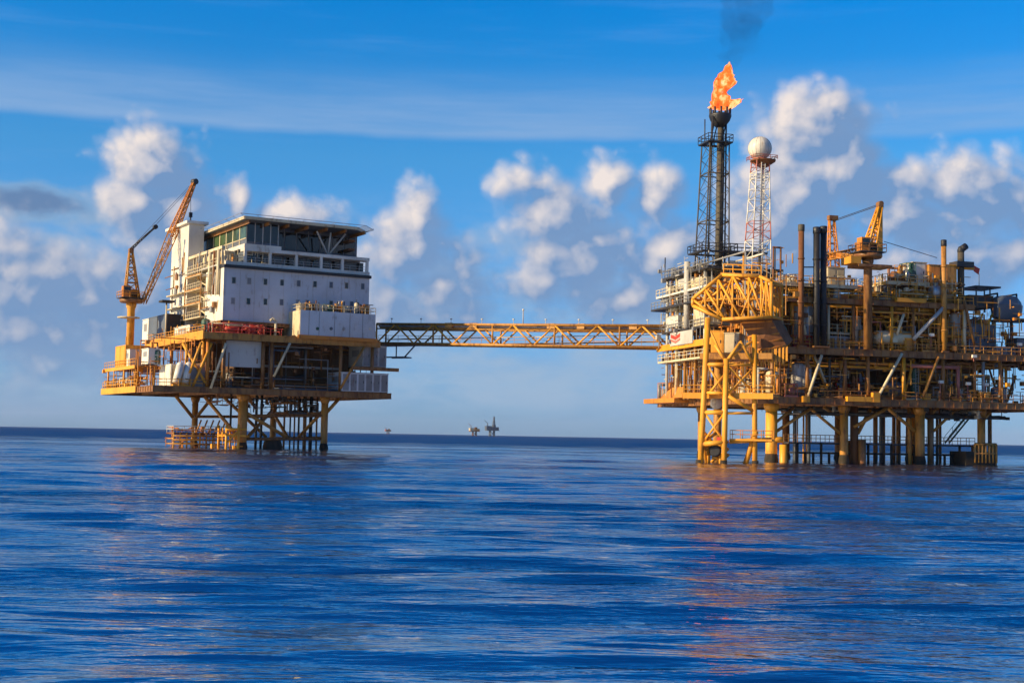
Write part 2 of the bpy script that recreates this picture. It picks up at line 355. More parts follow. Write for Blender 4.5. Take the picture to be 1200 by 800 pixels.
# ------------------------------------------------------------------ sea
def make_sea():
    rs = [6.0]
    while rs[-1] < 14: rs.append(rs[-1] * 1.0058)
    while rs[-1] < 300: rs.append(rs[-1] * 1.0034)
    while rs[-1] < 6000: rs.append(rs[-1] * 1.0048)
    while rs[-1] < 11000: rs.append(rs[-1] * 1.12)
    rs = np.array(rs)
    fine = np.arange(-25, 25.001, 0.12); coarse = np.arange(27, 333.1, 2.0)
    an = np.radians(np.concatenate([fine, coarse])); na = len(an); nr = len(rs)
    RR, AA = np.meshgrid(rs, an, indexing='ij')
    X = RR * np.sin(AA); Y = RR * np.cos(AA); Z = np.zeros_like(X)
    g = np.random.RandomState(11)
    step = np.where(RR < 300, RR * 0.0036, RR * 0.0048)
    main = math.radians(86)                          # waves run mostly towards the viewer
    for i in range(110):
        lam = 0.34 * (34.0 / 0.34) ** (i / 109.0) * g.uniform(.93, 1.07)
        th = main + g.normal(0, 0.15)
        amp = 0.0265 * lam / 6.283 * g.uniform(.4, 1.3)
        if lam > 5: amp *= (5 / lam) ** 0.8
        k = 2 * math.pi / lam; ph = g.uniform(0, 6.283)
        q = k * (X * math.cos(th) + Y * math.sin(th)) + ph
        fade = np.clip((lam / step - 2.6) / 3.0, 0, 1) * np.clip(1.6 - RR / 2500.0, 0, 1)
        w = np.sin(q); Z += amp * fade * (w + 0.22 * np.cos(2 * q))
    # far out the resolvable waves are longer: keep their slope so that the wave faces, not the horizon, are seen
    for i in range(70):
        lam = 9.0 * (260.0 / 9.0) ** (i / 69.0) * g.uniform(.95, 1.05); th = main + g.normal(0, 0.5); k = 2 * math.pi / lam
        x_ = lam / step; band = np.exp(-((np.log(x_ / 9.0)) / 0.42) ** 2)
        far = np.clip((RR - 150.0) / 350.0, 0, 1) * np.clip(1.7 - RR / 1500.0, 0, 1)
        Z += 0.0045 * lam * g.uniform(.6, 1.2) * band * far * np.sin(k * (X * math.cos(th) + Y * math.sin(th)) + g.uniform(0, 6.283))
    Z -= Z[0].mean()
    V = np.stack([X, Y, Z], -1).reshape(-1, 3)
    i = np.arange(nr - 1)[:, None]; j = np.arange(na)[None, :]; jn = (j + 1) % na
    F = np.stack([i * na + j + 0 * jn, i * na + jn, (i + 1) * na + jn, (i + 1) * na + j + 0 * jn], -1).reshape(-1, 4)
    c = len(V); V = np.vstack([V, [[0, 0, 0]]])
    T = np.stack([np.arange(na), np.full(na, c), (np.arange(na) + 1) % na], -1)[:, ::-1]
    me = bpy.data.meshes.new('sea'); me.vertices.add(len(V)); me.vertices.foreach_set('co', V.ravel().astype(np.float32))
    nl = len(F) * 4 + len(T) * 3; me.loops.add(nl)
    me.loops.foreach_set('vertex_index', np.concatenate([F[:, ::-1].ravel(), T[:, ::-1].ravel()]).astype(np.int32))
    npoly = len(F) + len(T); me.polygons.add(npoly)
    tot = np.concatenate([np.full(len(F), 4), np.full(len(T), 3)]); st_ = np.concatenate([[0], np.cumsum(tot)[:-1]])
    me.polygons.foreach_set('loop_start', st_.astype(np.int32))
    me.polygons.foreach_set('use_smooth', np.ones(npoly, bool)); me.update(calc_edges=True); me.validate()
    m = bpy.data.materials.new('sea_water'); m.use_nodes = True; t = m.node_tree; N = NT(t); b = t.nodes['Principled BSDF']
    po = N.n('ShaderNodeNewGeometry').outputs['Position']
    def mp(sx, sy):
        nd = N.n('ShaderNodeMapping', ins={0: po}); nd.inputs['Scale'].default_value = (sx, sy, 1); return nd.outputs[0]
    h = N.m('ADD', N.m('MULTIPLY', N.noise(mp(.22, 1.9), 0.6, 3.0, 0.55), 0.17), N.m('MULTIPLY', N.noise(mp(.42, 1.8), 3.0, 3.0, 0.55), 0.06))
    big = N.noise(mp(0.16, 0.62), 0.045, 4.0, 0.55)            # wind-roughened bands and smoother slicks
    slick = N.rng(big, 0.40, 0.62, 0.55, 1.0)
    sx = N.n('ShaderNodeSeparateXYZ', ins={0: po}).outputs[1]      # far water: reflection dimmed, deep blue of reflected sky painted into the body
    far_water = N.rng(N.m('ADD', sx, N.m('MULTIPLY', N.m('SUBTRACT', big, 0.5), 240.0)), 215.0, 520.0)
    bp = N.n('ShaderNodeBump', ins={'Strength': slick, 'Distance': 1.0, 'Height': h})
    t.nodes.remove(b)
    body = N.n('ShaderNodeBsdfDiffuse', ins={'Color': N.mix(far_water, N.mix(N.rng(big, 0.35, 0.65), c4((0.0010, 0.0115, 0.046)), c4((0.0008, 0.0090, 0.037))), c4((0.0004, 0.040, 0.165)))})  # distant body colour stands in for high blue sky on wave faces
    gl = N.n('ShaderNodeBsdfGlossy', ins={'Color': c4((.96, .98, 1)), 'Roughness': 0.045, 'Normal': bp.outputs[0]})
    fr = N.n('ShaderNodeFresnel', ins={'IOR': 1.333, 'Normal': bp.outputs[0]})
    # a rough sea never reflects fully at grazing angles: the facets that are seen lean towards the eye
    mx = N.n('ShaderNodeMixShader', ins={0: N.m('MINIMUM', N.m('MULTIPLY', fr.outputs[0], 1.15), N.m('MULTIPLY', N.rng(big, 0.45, 0.66, 0.66, 0.48), N.rng(far_water, 0.0, 1.0, 1.0, 0.13))), 1: body.outputs[0], 2: gl.outputs[0]})
    out = [n_ for n_ in t.nodes if n_.type == 'OUTPUT_MATERIAL'][0]; t.links.new(mx.outputs[0], out.inputs[0])
    me.materials.append(m)
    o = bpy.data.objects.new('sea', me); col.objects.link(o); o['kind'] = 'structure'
make_sea()

# ================================================================== builders used on both platforms
class Fit:
    """a frame plus the reading of the photograph on its planes"""
def deck(root, a0, a1, b0, b1, z, h=0.9, mat='brown', gmat='brown', plate='dark', joists=6, front=None):
    part(root, 'deck', MB().box(a0 + .02, a1 - .02, b0 + .02, b1 - .02, z - .12, z), plate)
    for nm, P, Q in (('f', (a0, b0), (a1, b0)), ('b', (a0, b1), (a1, b1)), ('l', (a0, b0), (a0, b1)), ('r', (a1, b0), (a1, b1))):
        mb = MB(); dx = 1 if nm in 'lr' else 0
        # I-section edge girder: web, two flanges, stiffeners
        def seg(o0, o1, c0, c1):
            if dx: mb.box(P[0] + o0, P[0] + o1, P[1] + .18, Q[1] - .18, c0, c1)
            else: mb.box(P[0] - .17, Q[0] + .17, P[1] + o0, P[1] + o1, c0, c1)
        seg(-.05, .05, z - h + .07, z - .07); seg(-.16, .16, z - h, z - h + .07); seg(-.16, .16, z - .07, z + .012)
        L = (Q[1] - P[1]) if dx else (Q[0] - P[0]); n = int(L / 1.5)
        for i in range(1, n):
            t = L * i / n
            if dx: mb.box(P[0] - .14, P[0] + .14, P[1] + t - .03, P[1] + t + .03, z - h + .07, z - .07)
            else: mb.box(P[0] + t - .03, P[0] + t + .03, P[1] - .14, P[1] + .14, z - h + .07, z - .07)
        part(root, 'girder', mb, front if (nm in 'fl' and front) else gmat)
    for i in range(1, joists):
        t = a0 + (a1 - a0) * i / joists
        part(root, 'girder', MB().box(t - .09, t + .09, b0 + .2, b1 - .2, z - h * .8, z - .125), mat)

def leg(root, u, v, z0, z1, r, mat, lab=None, collar=True):
    p = part(root, 'leg', MB().tube((u, v, z0), (u, v, z1), r, 16), mat, lab)
    if collar:
        part(p, 'splash_zone', MB().lathe((u, v, 0), [(r + .16, -2.5), (r + .16, .55), (r + .06, 1.0), (r + .01, 1.25)], 16), 'splash')
        part(p, 'collar', MB().lathe((u, v, z1), [(r + .01, -1.1), (r + .28, -.5), (r + .28, -.02)], 16), mat)
    return p

def pipes(root, fr, reg, n, mats, rng, rr=(.06, .2), name='pipe'):
    """pipe runs, each one bent pipe of its own"""
    a0, a1, b0, b1, c0, c1 = reg
    for i in range(n):
        r = rng.uniform(*rr); mb = MB()
        p = [rng.uniform(a0, a1), rng.uniform(b0, b1), rng.choice([c0, rng.uniform(c0, c1)])]
        pts = [tuple(p)]; k = rng.choice([0, 2, 2])
        for j in range(rng.randint(1, 4)):
            lo, hi = ((a0, a1), (b0, b1), (c0, c1))[k]
            q = list(pts[-1]); q[k] = rng.uniform(lo, hi)
            if k == 2 and rng.random() < .5: q[2] = rng.choice([c0, c1])
            if abs(q[k] - pts[-1][k]) > .5: pts.append(tuple(q))
            k = rng.choice([x for x in (0, 0, 1, 2, 2) if x != k])
        if len(pts) < 2: continue
        mb.path(pts, r, 7)
        for P in pts: mb.tube(add3(P, (0, 0, -.04)), add3(P, (0, 0, .04)), r * 1.6, 8)
        part(root, name, mb, rng.choice(mats))

def small_pipes(root, reg, n, mat, rng):
    a0, a1, b0, b1, c0, c1 = reg; mb = MB()
    for i in range(n):
        p = (rng.uniform(a0, a1), rng.uniform(b0, b1), rng.uniform(c0, c1)); k = rng.choice([0, 0, 1, 2, 2, 2]); q = list(p)
        q[k] = min(max(p[k] + rng.choice([-1, 1]) * rng.uniform(.8, 4.0), (a0, b0, c0)[k]), (a1, b1, c1)[k])
        r = rng.choice([.04, .05, .07, .1])
        if rng.random() < .12:
            s = rng.uniform(.12, .36); mb.box(p[0] - s, p[0] + s, p[1] - s, p[1] + s, p[2] - s, p[2] + s)
        else: mb.tube(p, tuple(q), r, 5)
    o = part(root, 'small_pipework', mb, mat)
    if o: o['kind'] = 'stuff'

# ---- pieces of equipment; each is a thing of its own, built at (u, v, z) of a frame
def vessel(fr, u, v, z, r, h, mat, label, band='grey', name='pressure_vessel', cat='vessel', group=None):
    t = thing(name, label, cat, fr, (u, v, z), group); s = min(.9, h * .15)
    part(t, 'shell', MB().lathe((u, v, z), [(r * .98, s), (r, s + .02), (r, h - r * .55), (r * .92, h - r * .3), (r * .62, h - r * .1), (.05, h)], 20), mat)
    part(t, 'skirt', MB().lathe((u, v, z), [(r * 1.12, 0), (r * 1.12, .1), (r * .86, .1), (r * .86, s)], 20), band)
    part(t, 'nozzle', MB().tube((u, v, z + h - .02), (u, v, z + h + .5), r * .16, 8).tube((u, v, z + h + .42), (u, v, z + h + .5), r * .28, 8), band)
    part(t, 'nozzle', MB().tube((u - r * .5, v - r * .8, z + h * .4), (u - r * .8, v - r * 1.25, z + h * .4), r * .16, 8), band)
    part(t, 'band', MB().lathe((u, v, z), [(r + .01, h * .6), (r + .05, h * .6), (r + .05, h * .6 + .12), (r + .01, h * .6 + .12)], 20), band)
    part(t, 'ladder', MB().ladder((u + r * .3, v - r - .12, z + .1), (u + r * .3, v - r - .12, z + h - r * .4), .45, (1, 0, 0)), 'silver')
    return t
def tank(fr, u, v, z, L, r, mat, label, leg_m='ochre', h=.7, name='horizontal_tank', cat='tank', along='u'):
    t = thing(name, label, cat, fr, (u, v, z)); zc = z + h + r
    pr = [(.05, -L / 2), (r * .6, -L / 2 + .08), (r * .9, -L / 2 + .25), (r, -L / 2 + .55), (r, L / 2 - .55), (r * .9, L / 2 - .25), (r * .6, L / 2 - .08), (.05, L / 2)]
    part(t, 'shell', MB().lathe((u, v, zc), pr, 20, along), mat)
    for k in (-.32, .32):
        du, dv = (L * k, 0) if along == 'u' else (0, L * k)
        w = (.14, r * .8) if along == 'u' else (r * .8, .14)
        part(t, 'saddle', MB().box(u + du - w[0], u + du + w[0], v + dv - w[1], v + dv + w[1], z, zc - r * .55), leg_m)
    part(t, 'manway', MB().tube((u, v, zc + r * .9), (u, v, zc + r + .3), .32, 12).tube((u, v, zc + r + .22), (u, v, zc + r + .3), .42, 12), mat)
    part(t, 'pipe', MB().path([(u + L * .2, v, zc + r * .9), (u + L * .2, v, zc + r + .7), (u + L * .42, v, zc + r + .7), (u + L * .42, v - r - .2, zc + r + .7), (u + L * .42, v - r - .2, z + .1)], .09, 7) if along == 'u' else
         MB().path([(u, v - L * .2, zc + r * .9), (u, v - L * .2, zc + r + .7), (u - r - .2, v - L * .2, zc + r + .7), (u - r - .2, v - L * .2, z + .1)], .09, 7), 'silver')
    return t
def cabinet(fr, a0, a1, b0, b1, z, h, mat, label, door='grey', name='equipment_cabinet', cat='cabinet'):
    t = thing(name, label, cat, fr, ((a0 + a1) / 2, (b0 + b1) / 2, z))
    part(t, 'body', MB().box(a0, a1, b0, b1, z + .12, z + h - .1), mat)
    part(t, 'roof', MB().box(a0 - .1, a1 + .1, b0 - .1, b1 + .1, z + h - .099, z + h), mat)
    part(t, 'plinth', MB().box(a0 + .06, a1 - .06, b0 + .06, b1 - .06, z, z + .119), 'dark')
    w = a1 - a0; n = max(1, int(w / 1.3))
    for i in range(n):
        c = a0 + w * (i + .5) / n; d = w / n * .38
        p = part(t, 'door', MB().box(c - d, c + d, b0 - .035, b0 - .002, z + .25, z + h - .3), door)
        part(p, 'handle', MB().box(c + d * .6, c + d * .75, b0 - .09, b0 - .036, z + h * .45, z + h * .58), 'black')
    part(t, 'louvre', MB().box(a0 - .035, a0 - .002, b0 + (b1 - b0) * .25, b0 + (b1 - b0) * .75, z + h * .5, z + h * .8), 'grey')
    return t
def container(fr, a0, a1, b0, b1, z, h, mat, label, name='cargo_container', cat='container', frame=None):
    t = thing(name, label, cat, fr, ((a0 + a1) / 2, (b0 + b1) / 2, z)); mb = MB()
    n = max(3, int((a1 - a0) / .35))
    for i in range(n):
        c = a0 + .1 + (a1 - a0 - .2) * (i + .5) / n; d = (a1 - a0 - .2) / n * .27
        mb.box(c - d, c + d, b0 + .012, b0 + .05, z + .2, z + h - .2); 
    n = max(3, int((b1 - b0) / .35))
    for i in range(n):
        c = b0 + .1 + (b1 - b0 - .2) * (i + .5) / n; d = (b1 - b0 - .2) / n * .27
        mb.box(a0 + .012, a0 + .05, c - d, c + d, z + .2, z + h - .2)
    mb.box(a0 + .053, a1 - .053, b0 + .053, b1 - .053, z + .1, z + h - .03)
    part(t, 'body', mb, mat); fm = frame or mat; f = MB()
    for a in (a0, a1 - .12):
        for b in (b0, b1 - .12): f.box(a, a + .12, b, b + .12, z, z + h)
    for c in (z + .001, z + h - .141):
        for b in (b0 + .004, b1 - .124): f.box(a0 + .123, a1 - .123, b, b + .12, c, c + .14)
        for a in (a0 + .004, a1 - .124): f.box(a, a + .12, b0 + .127, b1 - .127, c, c + .14)
    part(t, 'frame', f, fm)
    part(t, 'door', MB().box(a0 - .03, a0 + .008, b0 + .3, b0 + (b1 - b0) * .48, z + .2, z + h - .2).box(a0 - .03, a0 + .008, b0 + (b1 - b0) * .52, b1 - .3, z + .2, z + h - .2), fm)
    return t
def skid(fr, u, v, z, L, w, h, mat, label, mat2='grey', name='pump_skid', cat='pump', rng=random.Random(3)):
    t = thing(name, label, cat, fr, (u, v, z)); f = MB()
    for b in (v - w / 2, v + w / 2 - .15): f.box(u - L / 2, u + L / 2, b, b + .15, z, z + .25)
    for a in (u - L / 2, u, u + L / 2 - .15): f.box(a, a + .15, v - w / 2 + .151, v + w / 2 - .151, z + .003, z + .247)
    part(t, 'base_frame', f, mat)
    part(t, 'motor', MB().lathe((u - L * .22, v, z + .25 + h * .3), [(.1, -L * .2), (h * .28, -L * .18), (h * .3, 0), (h * .28, L * .15), (.1, L * .2)], 14, 'u').box(u - L * .36, u - L * .08, v - h * .2, v + h * .2, z + .25, z + .25 + h * .12), mat2)
    part(t, 'pump', MB().lathe((u + L * .2, v - .2, z + .25 + h * .3), [(.05, -.3), (h * .32, -.28), (h * .32, .28), (.05, .3)], 14, 'v').tube((u - L * .05, v, z + .25 + h * .3), (u + L * .2, v, z + .25 + h * .3), h * .1, 8).box(u + L * .1, u + L * .3, v - h * .2, v + h * .2, z + .25, z + .25 + h * .15), mat)
    part(t, 'pipe', MB().path([(u + L * .2, v - .2, z + .25 + h * .5), (u + L * .2, v - .2, z + h), (u + L * .42, v - .2, z + h), (u + L * .42, v - .2, z + .25)], h * .07, 8), mat)
    part(t, 'pipe', MB().path([(u - L * .45, v + w * .3, z + .25), (u - L * .45, v + w * .3, z + h * .9), (u + L * .1, v + w * .3, z + h * .9), (u + L * .1, v, z + h * .9), (u + L * .2, v, z + h * .5)], h * .06, 8), mat2)
    c = MB()
    for a in (u - L / 2 + .05, u + L / 2 - .05):
        for b in (v - w / 2 + .08, v + w / 2 - .08): c.tube((a, b, z + .25), (a, b, z + h), .05, 6)
    for b in (v - w / 2 + .08, v + w / 2 - .08): c.tube((u - L / 2, b, z + h), (u + L / 2, b, z + h), .05, 6)
    for a in (u - L / 2 + .05, u + L / 2 - .05): c.tube((a, v - w / 2 + .08, z + h), (a, v + w / 2 - .08, z + h), .05, 6)
    part(t, 'lifting_frame', c, mat)
    return t
def wellhead(fr, u, v, z, h, mat, label, group=None):
    t = thing('wellhead_tree', label, 'wellhead', fr, (u, v, z), group)
    part(t, 'body', MB().lathe((u, v, z), [(.4, 0), (.4, .15), (.22, .16), (.22, h * .3), (.36, h * .31), (.36, h * .38), (.2, h * .39), (.2, h * .66), (.34, h * .67), (.34, h * .74), (.18, h * .75), (.18, h * .92), (.1, h)], 12), mat)
    for k, s in ((.45, 1), (.55, -1), (.8, 1)):
        p = part(t, 'valve', MB().tube((u, v, z + h * k), (u + s * .75, v, z + h * k), .13, 8).ball((u + s * .5, v, z + h * k), .22, 8, 6), mat)
        part(p, 'handwheel', MB().tube((u + s * .75, v, z + h * k), (u + s * .82, v, z + h * k), .3, 12), 'red')
    return t
def stack(fr, u, v, z0, z1, r, mat, label, cap='black', elbow=None, name='exhaust_stack', cat='exhaust stack'):
    t = thing(name, label, cat, fr, (u, v, z0))
    part(t, 'pipe', MB().tube((u, v, z0), (u, v, z1 - 1.0), r, 14), mat)
    if elbow: part(t, 'outlet', MB().path([(u, v, z1 - 1.0), (u, v, z1 - .6), (u + elbow, v, z1)], r * 1.05, 12), cap)
    else: part(t, 'outlet', MB().lathe((u, v, z1 - 1.0), [(r * 1.01, 0), (r * 1.14, .05), (r * 1.14, .95), (r * .9, 1.0)], 14), cap)
    n = int((z1 - z0) / 3.2)
    for i in range(1, n): part(t, 'flange', MB().tube((u, v, z0 + i * 3.2), (u, v, z0 + i * 3.2 + .16), r * 1.25, 14), mat)
    part(t, 'foot', MB().box(u - r * 1.5, u + r * 1.5, v - r * 1.5, v + r * 1.5, z0 - .002, z0 + .25), 'brown')
    return t
def floodlight(fr, u, v, z, h, label, mat='silver', group=None):
    t = thing('floodlight', label, 'floodlight', fr, (u, v, z), group)
    part(t, 'pole', MB().tube((u, v, z), (u, v, z + h), .07, 6), mat)
    part(t, 'lamp_head', MB().box(u - .35, u + .35, v - .35, v + .05, z + h, z + h + .42), 'white')
    part(t, 'bracket', MB().box(u - .2, u + .2, v - .08, v + .08, z + h - .12, z + h - .002), mat)
    return t

# ================================================================== LEFT: accommodation platform
L = Frame(300, 225.0, 30)
zl = L.at(320, 456, 0)[2]; zm = L.at(340, 394, 0)[2]; zh = L.at(263, 375.5, 5)[2]
uA = L.at(180, 457, 0)[0]; uB = L.at(240, 395, 0)[0]; uE = L.at(458, 440, 0)[0]; uEm = L.at(445, 395, 0)[0]
DEP = L.atu(121, 455, uA)[1]; print('DEP', DEP)
plat = thing('accommodation_platform', 'rust-brown and yellow steel jacket and decks under the white living quarters block', 'oil platform', L, (0, 15, 0))
# jacket
for px, v, lr in ((284, 3, .78), (380, 3, .6), (228, 28, .55), (320, 28, .6)):
    u = L.at(px, 500, v)[0]
    leg(plat, u, v, -4, zl - .95, lr, 'ochre')
def Lp(px, py, v): return L.at(px, py, v)
for (a, b) in (((206, 464, 26), (226, 489, 26)), ((250, 464, 26), (230, 489, 26)), ((240, 465, 10), (276, 508, 4)), ((262, 465, 26), (312, 512, 26)),
               ((290, 465, 4), (300, 478, 10)), ((318, 480, 26), (337, 512, 15)), ((400, 464, 3), (382, 484, 3)), ((350, 512, 10), (378, 482, 4)), ((286, 482, 3), (336, 512, 3)), ((318, 482, 24), (290, 512, 5))):
    part(plat, 'brace', MB().tube(Lp(*a), Lp(*b), .30, 10), 'ochre')
for (a, b) in (((322, 484, 14), (380, 484, 3)), ((322, 513, 24), (380, 513, 3)), ((284, 514, 3), (380, 514, 3)), ((228, 488, 26), (320, 488, 26)), ((284, 487, 3), (380, 487, 3))):
    part(plat, 'brace', MB().tube(Lp(*a), Lp(*b), .26, 8), 'brown')
for px, v, r in ((340, 12, .16), (345, 14, .16), (357, 9, .34), (364, 9, .34), (350, 18, .2), (333, 20, .2), (371, 16, .18), (270, 18, .2), (300, 14, .25), (306, 16, .25)):
    u = L.at(px, 500, v)[0]; part(plat, 'riser', MB().tube((u, v, -3), (u, v, zl - .5), r, 8), 'brown' if px % 2 else 'dark')
# boat landing at the left legs
bl = [L.at(203, 520, 10)[0], L.at(264, 520, 10)[0]]
lz = L.at(230, 507, 10)[2]
mb = MB(); mb.box(bl[0], bl[1], 10, 14, lz - .25, lz); part(plat, 'boat_landing', mb, 'rust')
mb = MB()
for i in range(9):
    t = bl[0] + (bl[1] - bl[0]) * i / 8; mb.tube((t, 9.9, -2), (t, 9.9, lz + .1), .16, 7)
for k in (.3, .55, .8): mb.tube((bl[0] - .2, 9.75, lz * k), (bl[1] + .2, 9.75, lz * k), .13, 7)
for k in (.3, .62): mb.tube((bl[0], 9.8, lz * k), (bl[0], 14.2, lz * k), .13, 7)
part(plat, 'boat_fender', mb, 'ochre')
mb = MB()
for i in range(5):
    t = bl[0] + (bl[1] - bl[0]) * (.45 + .12 * i); mb.tube((t, 10.6, lz), (t + .8, 10.6, lz + 2.2), .14, 7)
part(plat, 'swing_rope_frame', mb, 'ochre')
part(plat, 'railing', MB().railrect(bl[0], bl[1], 10, 14, lz, 'fl', r=.06), 'pale')
ux = L.at(277, 510, 1)[0]
mb = MB().box(ux - 1.9, ux + 1.5, .6, 5.2, 2.2, 2.5).tube((ux - 1.8, .7, -2), (ux - 1.8, .7, 4), .2, 8).tube((ux + .2, .6, -2), (ux + .2, .6, 4.2), .22, 8).tube((ux - 1.9, .6, 3.4), (ux + 1.6, .6, 3.4), .2, 8).tube((ux - 1.8, .7, 1.0), (ux + .2, .6, 3.2), .16, 8).tube((ux - 1.8, 4.7, -2), (ux - 1.8, 4.7, 4), .2, 8)
part(plat, 'landing_cage', mb, 'gold')
part(plat, 'fender_bundle', MB().lathe((L.at(320, 500, 4)[0], 4, 0), [(.6, -2), (1.5, -1.4), (1.7, .6), (1.4, 1.6), (.5, 2.0)], 12), 'splash')
# decks
deck(plat, uA, uE, 0, DEP, zl, 1.0, plate='brown')
deck(plat, uB, uEm, 0, DEP + 2, zm, 1.1, plate='dark', front='ochre')
uH0 = L.at(262, 350, 5)[0]; uH1 = L.at(432.5, 345, 5)[0]
deck(plat, uH0 - .4, uH1 + .3, 4.4, DEP, zh, .6, plate='dark', joists=4)
zi = L.atu(160, 428, uA)[2]
mb = MB().box(uA + .2, uB + 1, 12, DEP, zi - .2, zi); part(plat, 'deck', mb, 'ochre')
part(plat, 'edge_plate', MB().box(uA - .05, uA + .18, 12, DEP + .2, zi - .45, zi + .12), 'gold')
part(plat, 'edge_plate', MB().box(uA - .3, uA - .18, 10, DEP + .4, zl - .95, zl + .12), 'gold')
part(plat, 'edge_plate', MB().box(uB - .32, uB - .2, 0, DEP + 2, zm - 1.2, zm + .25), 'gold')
# columns between the decks
for px, v in ((243, .6), (262, .7), (308, .8), (318, .8), (399, .7), (322, 10), (360, 9), (436, .7), (284, 9), (410, 8)):
    u = L.at(px, 430, v)[0]; part(plat, 'column', MB().tube((u, v, zl), (u, v, zm - 1.05), .3, 10), 'orange' if px == 243 else 'brown')
for v in (2, 11, 20, 31):
    part(plat, 'column', MB().tube((uB + .4, v, zl), (uB + .4, v, zm - 1.0), .3, 10), 'yellow')
    part(plat, 'column', MB().tube((uA + .3, v if v > 11 else 12.4, zl), (uA + .3, v if v > 11 else 12.4, zi - .2), .16, 8), 'yellow')
for a, b, m in (((236, 401, .2), (222, 437, .2), 'yellow'), ((214, 402, 3), (241, 449, .2), 'yellow'), ((265, 402, -.2), (247, 455, -.2), 'cream'), ((340, 402, -.2), (321, 441, -.2), 'cream'), ((427, 406, -.2), (399, 455, -.2), 'ochre'), ((248, 402, .5), (225, 455, .5), 'gold'), ((300, 402, 12), (330, 455, 12), 'brown')):
    part(plat, 'brace', MB().tube(L.at(*a), L.at(*b), .22, 9), m)
for px in (270, 300, 330, 372, 420, 442):
    u = L.at(px, 385, 1.5)[0]; part(plat, 'column', MB().tube((u, 5.2, zm), (u, 5.2, zh - .62), .2, 8), 'brown')
# side gallery on the lower deck (left, sunlit) and its rails
part(plat, 'railing', MB().rail((uA - .1, 10, zl), (uA - .1, DEP, zl), 1.2, 1.5, .06), 'yellow')
part(plat, 'railing', MB().rail((uA, .1, zl), (uB, .1, zl), 1.1), 'yellow')
part(plat, 'railing', MB().rail((uA + .1, 12, zi + .12), (uA + .1, DEP, zi + .12), 1.1, 1.5), 'yellow')
part(plat, 'railing', MB().rail((uB, .1, zm), (L.at(330, 395, 0)[0], .1, zm), 1.1), 'red')
part(plat, 'railing', MB().rail((uB - .1, .2, zm), (uB - .1, DEP, zm), 1.1, 1.6), 'yellow')
part(plat, 'railing', MB().rail((uB, .1, zl + .01), (L.at(397, 447, 0)[0], .1, zl + .01), 1.1), 'brown')
# bulkheads
g0 = L.at(262, 415, 1.2)[0]; g1 = L.at(306, 415, 1.2)[0]
zz = L.at(284, 430, 1.2)[2]
part(plat, 'wall_panel', MB().box(g0, g1, 1.2, 1.5, zz, zm - 1.12), 'pale', 'blue grey wall panel hanging below the middle deck')
g0 = L.at(221, 445, 1.2)[0]; g1 = L.at(240, 445, 1.2)[0]
part(plat, 'wall_panel', MB().box(g0, g1, 1.2, 1.5, zl, L.at(230, 430, 1.2)[2]), 'grey')
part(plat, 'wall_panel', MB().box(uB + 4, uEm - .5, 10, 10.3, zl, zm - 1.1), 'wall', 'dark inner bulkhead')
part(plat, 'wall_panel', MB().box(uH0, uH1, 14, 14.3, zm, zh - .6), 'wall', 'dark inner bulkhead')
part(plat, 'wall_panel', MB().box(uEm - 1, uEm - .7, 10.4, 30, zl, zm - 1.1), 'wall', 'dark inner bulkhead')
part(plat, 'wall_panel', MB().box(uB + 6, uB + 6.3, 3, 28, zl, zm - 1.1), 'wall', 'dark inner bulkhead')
# knee at the right: cantilevered beam
zb = L.at(440, 432, -.6)[2]
part(plat, 'cantilever_beam', MB().box(L.at(412, 432, -.6)[0], L.at(467, 432, -.6)[0], -.8, -.3, zb - .35, zb + .25), 'brown')
rng = random.Random(5)
ms = ['brown', 'dark', 'grey', 'ochre', 'pale', 'rust', 'slate']
pipes(plat, L, (uB + 1, uEm - 1, 1.5, 12, zl + .2, zm - 1.3), 40, ms, rng, (.06, .2))
pipes(plat, L, (uA + .5, uB + 2, 11, 30, zl + .3, zm - 1.5), 18, ['yellow', 'cream', 'ochre', 'rust'], rng, (.06, .16))
pipes(plat, L, (uB + 1, L.at(330, 390, 2)[0], .6, 6, zm + .1, zh - .8), 16, ['red', 'pink', 'rust', 'cream'], rng, (.06, .14))
pipes(plat, L, (L.at(322, 480, 8)[0], L.at(378, 480, 8)[0], 4, 16, L.at(350, 484, 6)[2], zl - 1.3), 14, ['dark', 'brown', 'slate'], rng, (.08, .25))
small_pipes(plat, (uB + .5, uEm - .5, .8, 12, zl, zm - 1.2), 170, 'brown', rng)
small_pipes(plat, (uA + .5, uB + 3, 4, 30, zl, zm), 90, 'ochre', rng)
small_pipes(plat, (uB, uEm, 1.0, 10, zm, zh - .6), 90, 'rust', rng)
small_pipes(plat, (L.at(296, 475, 6)[0], L.at(378, 475, 6)[0], 3, 16, L.at(340, 484, 6)[2], zl - 1.1), 130, 'dark', rng)
small_pipes(plat, (L.at(240, 475, 10)[0], L.at(300, 475, 6)[0], 3, 20, L.at(300, 475, 6)[2], zl - 1.1), 50, 'brown', rng)
small_pipes(plat, (uA - .1, uA + 3, 10, DEP, zl, zi), 70, 'gold', rng)
small_pipes(plat, (uA, uB + 1, 1, 14, zl, zm - 1), 90, 'orange', rng)
small_pipes(plat, (uB, uB + 6, 1, DEP, zm, zm + 2.2), 80, 'gold', rng)
small_pipes(plat, (bl[0] - .5, bl[1] + 4, 9.4, 14, -.5, lz + 1.0), 130, 'orange', rng)
small_pipes(plat, (ux - 3.5, ux + 2, .6, 5, 0, 3.6), 40, 'gold', rng)

